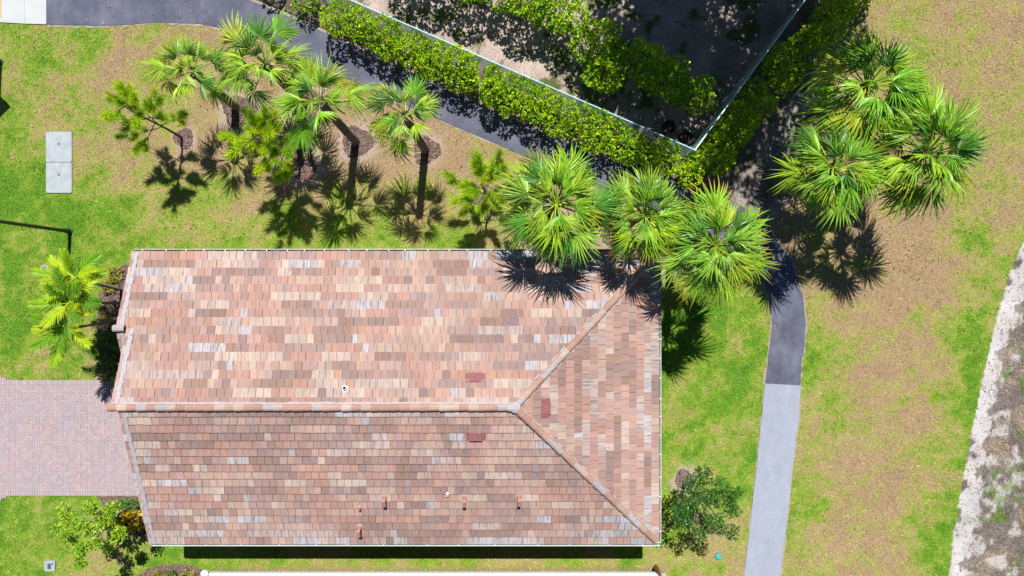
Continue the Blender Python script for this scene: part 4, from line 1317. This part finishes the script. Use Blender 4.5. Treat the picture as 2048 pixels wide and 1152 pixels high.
# ---------- broadleaf trees
def small_tree(name, base, crown, z, clumps, seed, label, leaf, base_c, alt_c, dens=30, trunk_r=.06, per=5, cat='tree', aspect=.45):
    """clumps: (dx, dy, dz, r) in metres round the crown point"""
    rs = random.Random(seed); B = P(*base); T = P(crown[0], crown[1], z) - B
    o = empty(name, B, label, cat)
    fork = T * .5
    b = MB(); b.tube([(0, 0, -.1), fork * .5 + Vector((.03, .02, 0)), fork], [trunk_r, trunk_r * .85, trunk_r * .7], 8); tr = b.build('trunk', M['bark_grey'], o)
    lm = []
    for (dx, dy, dz, r_) in clumps:
        c_ = T + Vector((dx, dy, dz)); lm.append((c_.x, c_.y, c_.z, r_, r_, r_ * .75))
        mid = (fork + c_) * .5 + Vector((rs.uniform(-.1, .1), rs.uniform(-.1, .1), .08))
        b = MB(); b.tube([fork, mid, c_], [trunk_r * .5, trunk_r * .32, trunk_r * .12], 5); b.build('branch', M['bark_grey'], tr)
    p, nn = lumps_points(lm, dens, seed, .6, .45)
    v, f, c = leaves(p, nn + np.array((0, 0, .4)), leaf, shrub_cols(p, base_c, alt_c, seed, .4), seed, aspect, 1.0, per=per)
    tag(link('crown', mesh_np('crown', v, f, c), M['leaf'], o), kind='stuff')
    return o
rs = random.Random(4)
def clump_set(n, R_, rz, r0, r1, seed):
    rs = random.Random(seed); out = []
    for i in range(n):
        a = i * 2.4; q = R_ * math.sqrt((i + .5) / n)
        out.append((q * math.cos(a) + rs.uniform(-.12, .12), q * math.sin(a) + rs.uniform(-.12, .12), rs.uniform(-rz, rz), rs.uniform(r0, r1)))
    return out
small_tree('ornamental_tree', (262, 1012), (178, 1060), 3.0, clump_set(18, 1.22, .5, .20, .34, 1), 31, 'sparse light green tree leaning from the front corner of the house', .11, (.15, .34, .012), (.36, .50, .02), 80)
small_tree('ornamental_tree', (1366, 962), (1412, 1014), 3.3, clump_set(20, 1.28, .55, .22, .40, 2), 32, 'dark green small-leaved tree beside the right eave of the house', .075, (.025, .105, .012), (.06, .19, .015), 95)

# ---------- shrubs in the beds
def dome(name, x, y, r_, h_, leaf, bc, ac, seed, label, group=None, dens=60, per=5, share=.4, aspect=.5, up=.5):
    lm = [(0, 0, h_ * .5, r_ * .8, r_ * .8, h_ * .5)]
    rs = random.Random(seed)
    for k in range(4):
        a = k * 1.57 + rs.uniform(0, 1); lm.append((r_ * .45 * math.cos(a), r_ * .45 * math.sin(a), h_ * rs.uniform(.4, .55), r_ * .5, r_ * .5, h_ * .42))
    return shrub(name, P(x, y), lm, leaf, dens, bc, ac, seed, label, 'shrub', group, stems=4, per=per, aspect=aspect, share=share, up=up, stem_r=.012)
YL = ((.20, .24, .012), (.36, .33, .02))
dome('yellow_shrub', 236, 548, .32, .4, .09, *YL, 81, 'low yellow shrub at the top corner of the front bed')
dome('yellow_shrub', 222, 572, .34, .4, .09, *YL, 82, 'low yellow shrub at the left rim of the front bed under the palms')
dome('yellow_shrub', 215, 628, .22, .3, .08, *YL, 83, 'tiny yellow shrub between the stems of the feather palms')
dome('dark_leafy_shrub', 226, 688, .62, 1.1, .26, (.05, .15, .02), (.10, .22, .02), 84, 'dark long-leaved shrub in the shadow of the feather palms', dens=30, per=4, aspect=.16, up=.9)
dome('dark_leafy_shrub', 226, 738, .55, .85, .14, (.06, .17, .015), (.20, .27, .02), 85, 'dark shrub at the driveway edge beside the front gable', dens=36, per=4, aspect=.3, up=.8)
dome('boxwood_shrub', 249, 1008, .28, .6, .05, (.06, .20, .02), (.10, .27, .025), 86, 'left one of two small round green shrubs by the lower driveway edge', dens=150)
dome('boxwood_shrub', 270, 1006, .30, .6, .05, (.06, .20, .02), (.11, .28, .025), 87, 'right one of two small round green shrubs, touching the roof edge', dens=150)
dome('croton_shrub', 272, 1036, .50, .8, .12, (.16, .20, .012), (.62, .42, .015), 88, 'yellow and orange leaved shrub by the front corner of the house', share=.55)
dome('dark_leafy_shrub', 240, 1036, .42, .8, .12, (.03, .09, .012), (.08, .17, .02), 89, 'dark green shrub under the sparse light green tree')
dome('yellow_shrub', 322, 1152, .3, .5, .09, *YL, 90, 'yellow-green shrub at the left of the bottom mulch bed')
dome('boxwood_shrub', 350, 1150, .32, .5, .06, (.06, .16, .012), (.10, .22, .02), 91, 'bright green shrub in the middle of the bottom mulch bed', dens=120)
dome('yellow_shrub', 380, 1152, .34, .5, .09, *YL, 92, 'yellow-green shrub at the right of the bottom mulch bed beside the white roof')

# ---------- tall trees north of the yard (they shade it; their crowns stand above the picture)
def tall_tree(base, z0, z1, rad, seed, label, n=26):
    rs = random.Random(seed); B = P(*base)
    o = empty('tall_tree', B, label, 'tree', 'tall trees shading the yard')
    b = MB(); b.tube([(0, 0, -.1), (.1, .05, z0 * .5), (.05, .2, z0), (0, .3, z1 * .8)], [.24, .2, .17, .07], 10); tr = b.build('trunk', M['bark_grey'], o)
    lm = []
    for i in range(n):
        a = i * 2.4; q = rad * math.sqrt((i + .5) / n); z = rs.uniform(z0, z1)
        lm.append((q * math.cos(a), q * math.sin(a), z, rs.uniform(.6, 1.0), rs.uniform(.6, 1.0), rs.uniform(.5, .8)))
        if i % 3 == 0:
            b = MB(); b.tube([(.05, .2, z0 * .9), (lm[-1][0] * .5, lm[-1][1] * .5, (z0 * .9 + z) / 2 + .2), lm[-1][:3]], [.08, .05, .015], 6); b.build('branch', M['bark_grey'], tr)
    p, nn = lumps_points(lm, 12, seed, .5, .3)
    v, f, c = leaves(p, nn, .22, shrub_cols(p, (.03, .09, .015), (.07, .14, .02), seed), seed, .55, .9, per=4)
    tag(link('crown', mesh_np('crown', v, f, c), M['leaf'], o), kind='stuff')
    return o
tall_tree((1390, -62), 6.5, 13.5, 3.2, 1, 'tall dark tree at the top edge left of the fence line')
tall_tree((1540, -50), 6.5, 14.0, 3.0, 2, 'tall dark tree at the top edge with bare low twigs by the fence')
tall_tree((1310, -140), 6.5, 11.5, 2.6, 3, 'tall dark tree beyond the top edge, behind the row of shrubs')
tall_tree((1460, -140), 4.2, 8.5, 3.2, 4, 'tall dark tree beyond the top edge, behind the bare branches')
tall_tree((1365, -150), 4.5, 8.5, 2.4, 5, 'lower dark tree beyond the top edge, between the taller ones')
tall_tree((1600, -150), 5.0, 9.5, 2.5, 6, 'tall dark tree beyond the top edge, farthest right')
# bare twigs hanging low by the fence
tw = empty('bare_branch', P(1455, -20), 'leafless grey branches lying low in the shaded top corner by the fence', 'branch')
TWO = Vector(tw.location)
rs = random.Random(77)
def twig(p, d, L, r_, lev):
    pts = [p]; q = p.copy(); dd = d.copy()
    for i in range(6):
        dd = (dd + Vector((rs.uniform(-.28, .28), rs.uniform(-.28, .28), rs.uniform(-.08, .06)))).normalized()
        q = q + dd * L / 6; q.z = max(q.z, .08); pts.append(q.copy())
    b = MB(); b.tube([x - TWO for x in pts], [r_ * (1 - .8 * i / 6) for i in range(7)], 5); b.build('twig', M['bark_grey'], tw)
    if lev:
        for i in (2, 3, 4, 5):
            a = rs.choice([-1, 1]) * rs.uniform(.4, .9)
            nd = Vector((dd.x * math.cos(a) - dd.y * math.sin(a), dd.x * math.sin(a) + dd.y * math.cos(a), rs.uniform(-.1, .1)))
            twig(pts[i].copy(), nd, L * rs.uniform(.35, .6), r_ * .5, lev - 1)
for (x, y, z, dx, dy, L) in ((1590, 5, 1.2, -1, -.35, 2.6), (1570, -10, 1.0, -.8, -.75, 2.4), (1480, -5, .9, -.35, -1, 1.7), (1600, 30, 1.0, -1, -.5, 1.8)):
    twig(P(x, y, z), Vector((dx, dy, -.15)).normalized(), L, .022, 2)
b = MB(); b.tube([(0, 0, -.2), (.02, .1, .5), (.3, .25, 1.3)], [.06, .05, .03], 7); b.build('stump', M['bark_grey'], tw)

# ---------- dry leaves fallen on the path and the lawn round the trees
lv, lf, lc = [], [], []; off_ = 0
for poly, dens, sd_ in ((path_poly, 1.5, 401), (G([(420,100),(1000,300),(1060,480),(330,480),(300,200)]), 5, 402), (G([(1300,520),(1540,620),(1520,760),(1340,780)]), 2.5, 403), (G([(1560,100),(1980,100),(1980,620),(1620,620)]), 3, 404)):
    v, f, c = chips(poly, dens, sd_, .055, ((.22,.12,.05), (.30,.19,.08), (.14,.08,.05), (.34,.26,.12)))
    lv.append(v); lf.append(f + off_); lc.append(c); off_ += len(v)
lit = link('leaf_litter', mesh_np('leaf_litter', np.concatenate(lv), np.concatenate(lf), np.concatenate(lc)), M['chip'])
tag(lit, 'dry brown leaf bits scattered over path and lawn', 'leaf litter', kind='stuff')

# ------------------------------------------------------------------ lawn fittings
# concrete cover slab in two halves
sl = empty('concrete_slab', P(119, 325), 'pale concrete slab of two squares lying in the left lawn', 'slab')
so = Vector(sl.location)
for (y0, y1) in ((264, 324.4), (325.4, 386)):
    b = MB(); q0, q1 = P(93.5, y1) - so, P(145, y0) - so
    r_ = .04
    b.prism([(q0.x + r_, q0.y), (q1.x - r_, q0.y), (q1.x, q0.y + r_), (q1.x, q1.y - r_), (q1.x - r_, q1.y), (q0.x + r_, q1.y), (q0.x, q1.y - r_), (q0.x, q0.y + r_)], -.05, .055)
    s_ = b.build('square', M['conc'], sl)
    b = MB(); b.lathe([(.045, .055), (.04, .062), (.01, .060)], 12, ((q0.x + q1.x) / 2, (q0.y + q1.y) / 2 + .12, 0)); b.build('lifting_eye', M['dgrey'], s_)
# round black cap with concrete rim
o = empty('cleanout_cap', P(90, 538), 'round black cap in a concrete ring on the left lawn', 'cap')
b = MB(); b.lathe([(.17, -.05), (.17, .045), (.12, .05), (.118, .035)], 22); b.build('ring', M['conc'], o)
b = MB(); b.lathe([(.115, 0), (.115, .055), (.09, .062), (.01, .062)], 20); b.build('lid', M['dgrey'], o)
# water meter box
o = empty('meter_box', P(101, 1131), 'grey plastic meter box with a dark hatch at the lower left', 'meter box')
b = MB(); s_ = .225; r_ = .07; pl = []
for (cx, cy, a0) in ((s_ - r_, s_ - r_, 0), (-s_ + r_, s_ - r_, 90), (-s_ + r_, -s_ + r_, 180), (s_ - r_, -s_ + r_, 270)):
    for k in range(4):
        a = R(a0 + 30 * k); pl.append((cx + r_ * math.cos(a), cy + r_ * math.sin(a)))
b.prism(pl, -.08, .06); b.build('lid', simple('pale_grey_plastic', (.23, .265, .285), .6, .08, 12), o)
b = MB(); b.box(-.08, .06, -.12, .10, .0605, .072); b.build('hatch', M['dgrey'], o)
b = MB(); b.lathe([(.035, .0605), (.035, .07), (.005, .071)], 12, (.12, .10, 0)); b.build('read_port', M['dark'], o)
# teal lid
o = empty('valve_cover', P(1436, 1112), 'small round teal lid in the lawn right of the house', 'cover')
b = MB(); b.lathe([(.125, -.05), (.125, .05), (.11, .062), (.01, .066)], 22); b.build('lid', M['teal'], o)
b = MB(); b.lathe([(.14, -.05), (.14, .04), (.127, .04)], 22); b.build('collar', M['dgrey'], o)

# street lamps
def lamp(base, h, label):
    o = empty('street_lamp', P(*base), label, 'street lamp', 'street lamps')
    b = MB(); b.lathe([(.12, -.1), (.12, .05), (.11, .07)], 20); b.build('footing', M['dgrey'], o)
    b = MB(); b.lathe([(.10, .07), (.095, .3), (.08, .36), (.078, .6), (.072, .7), (.066, h - .75), (.08, h - .72), (.08, h - .66), (.05, h - .64)], 16); b.build('pole', M['black_metal'], o, True)
    b = MB(); b.box(-.30, .30, -.03, .03, h - .70, h - .63); b.build('crossbar', M['black_metal'], o)
    b = MB(); b.lathe([(.10, h - .62), (.17, h - .58), (.20, h - .34), (.16, h - .30)], 18); b.build('globe', M['lamp_glass'], o, True)
    b = MB(); b.lathe([(.20, h - .36), (.50, h - .33), (.49, h - .29), (.22, h - .08), (.05, h - .03), (.03, h)], 4); b.build('hat', M['black_metal'], o)
    return o
lamp((1, 124), 3.7, 'lamp post beyond the left edge whose shadow ends in a hat on the grass')
lamp((140, 463), 5.4, 'black lamp post leaning out of the left edge above the round cap')
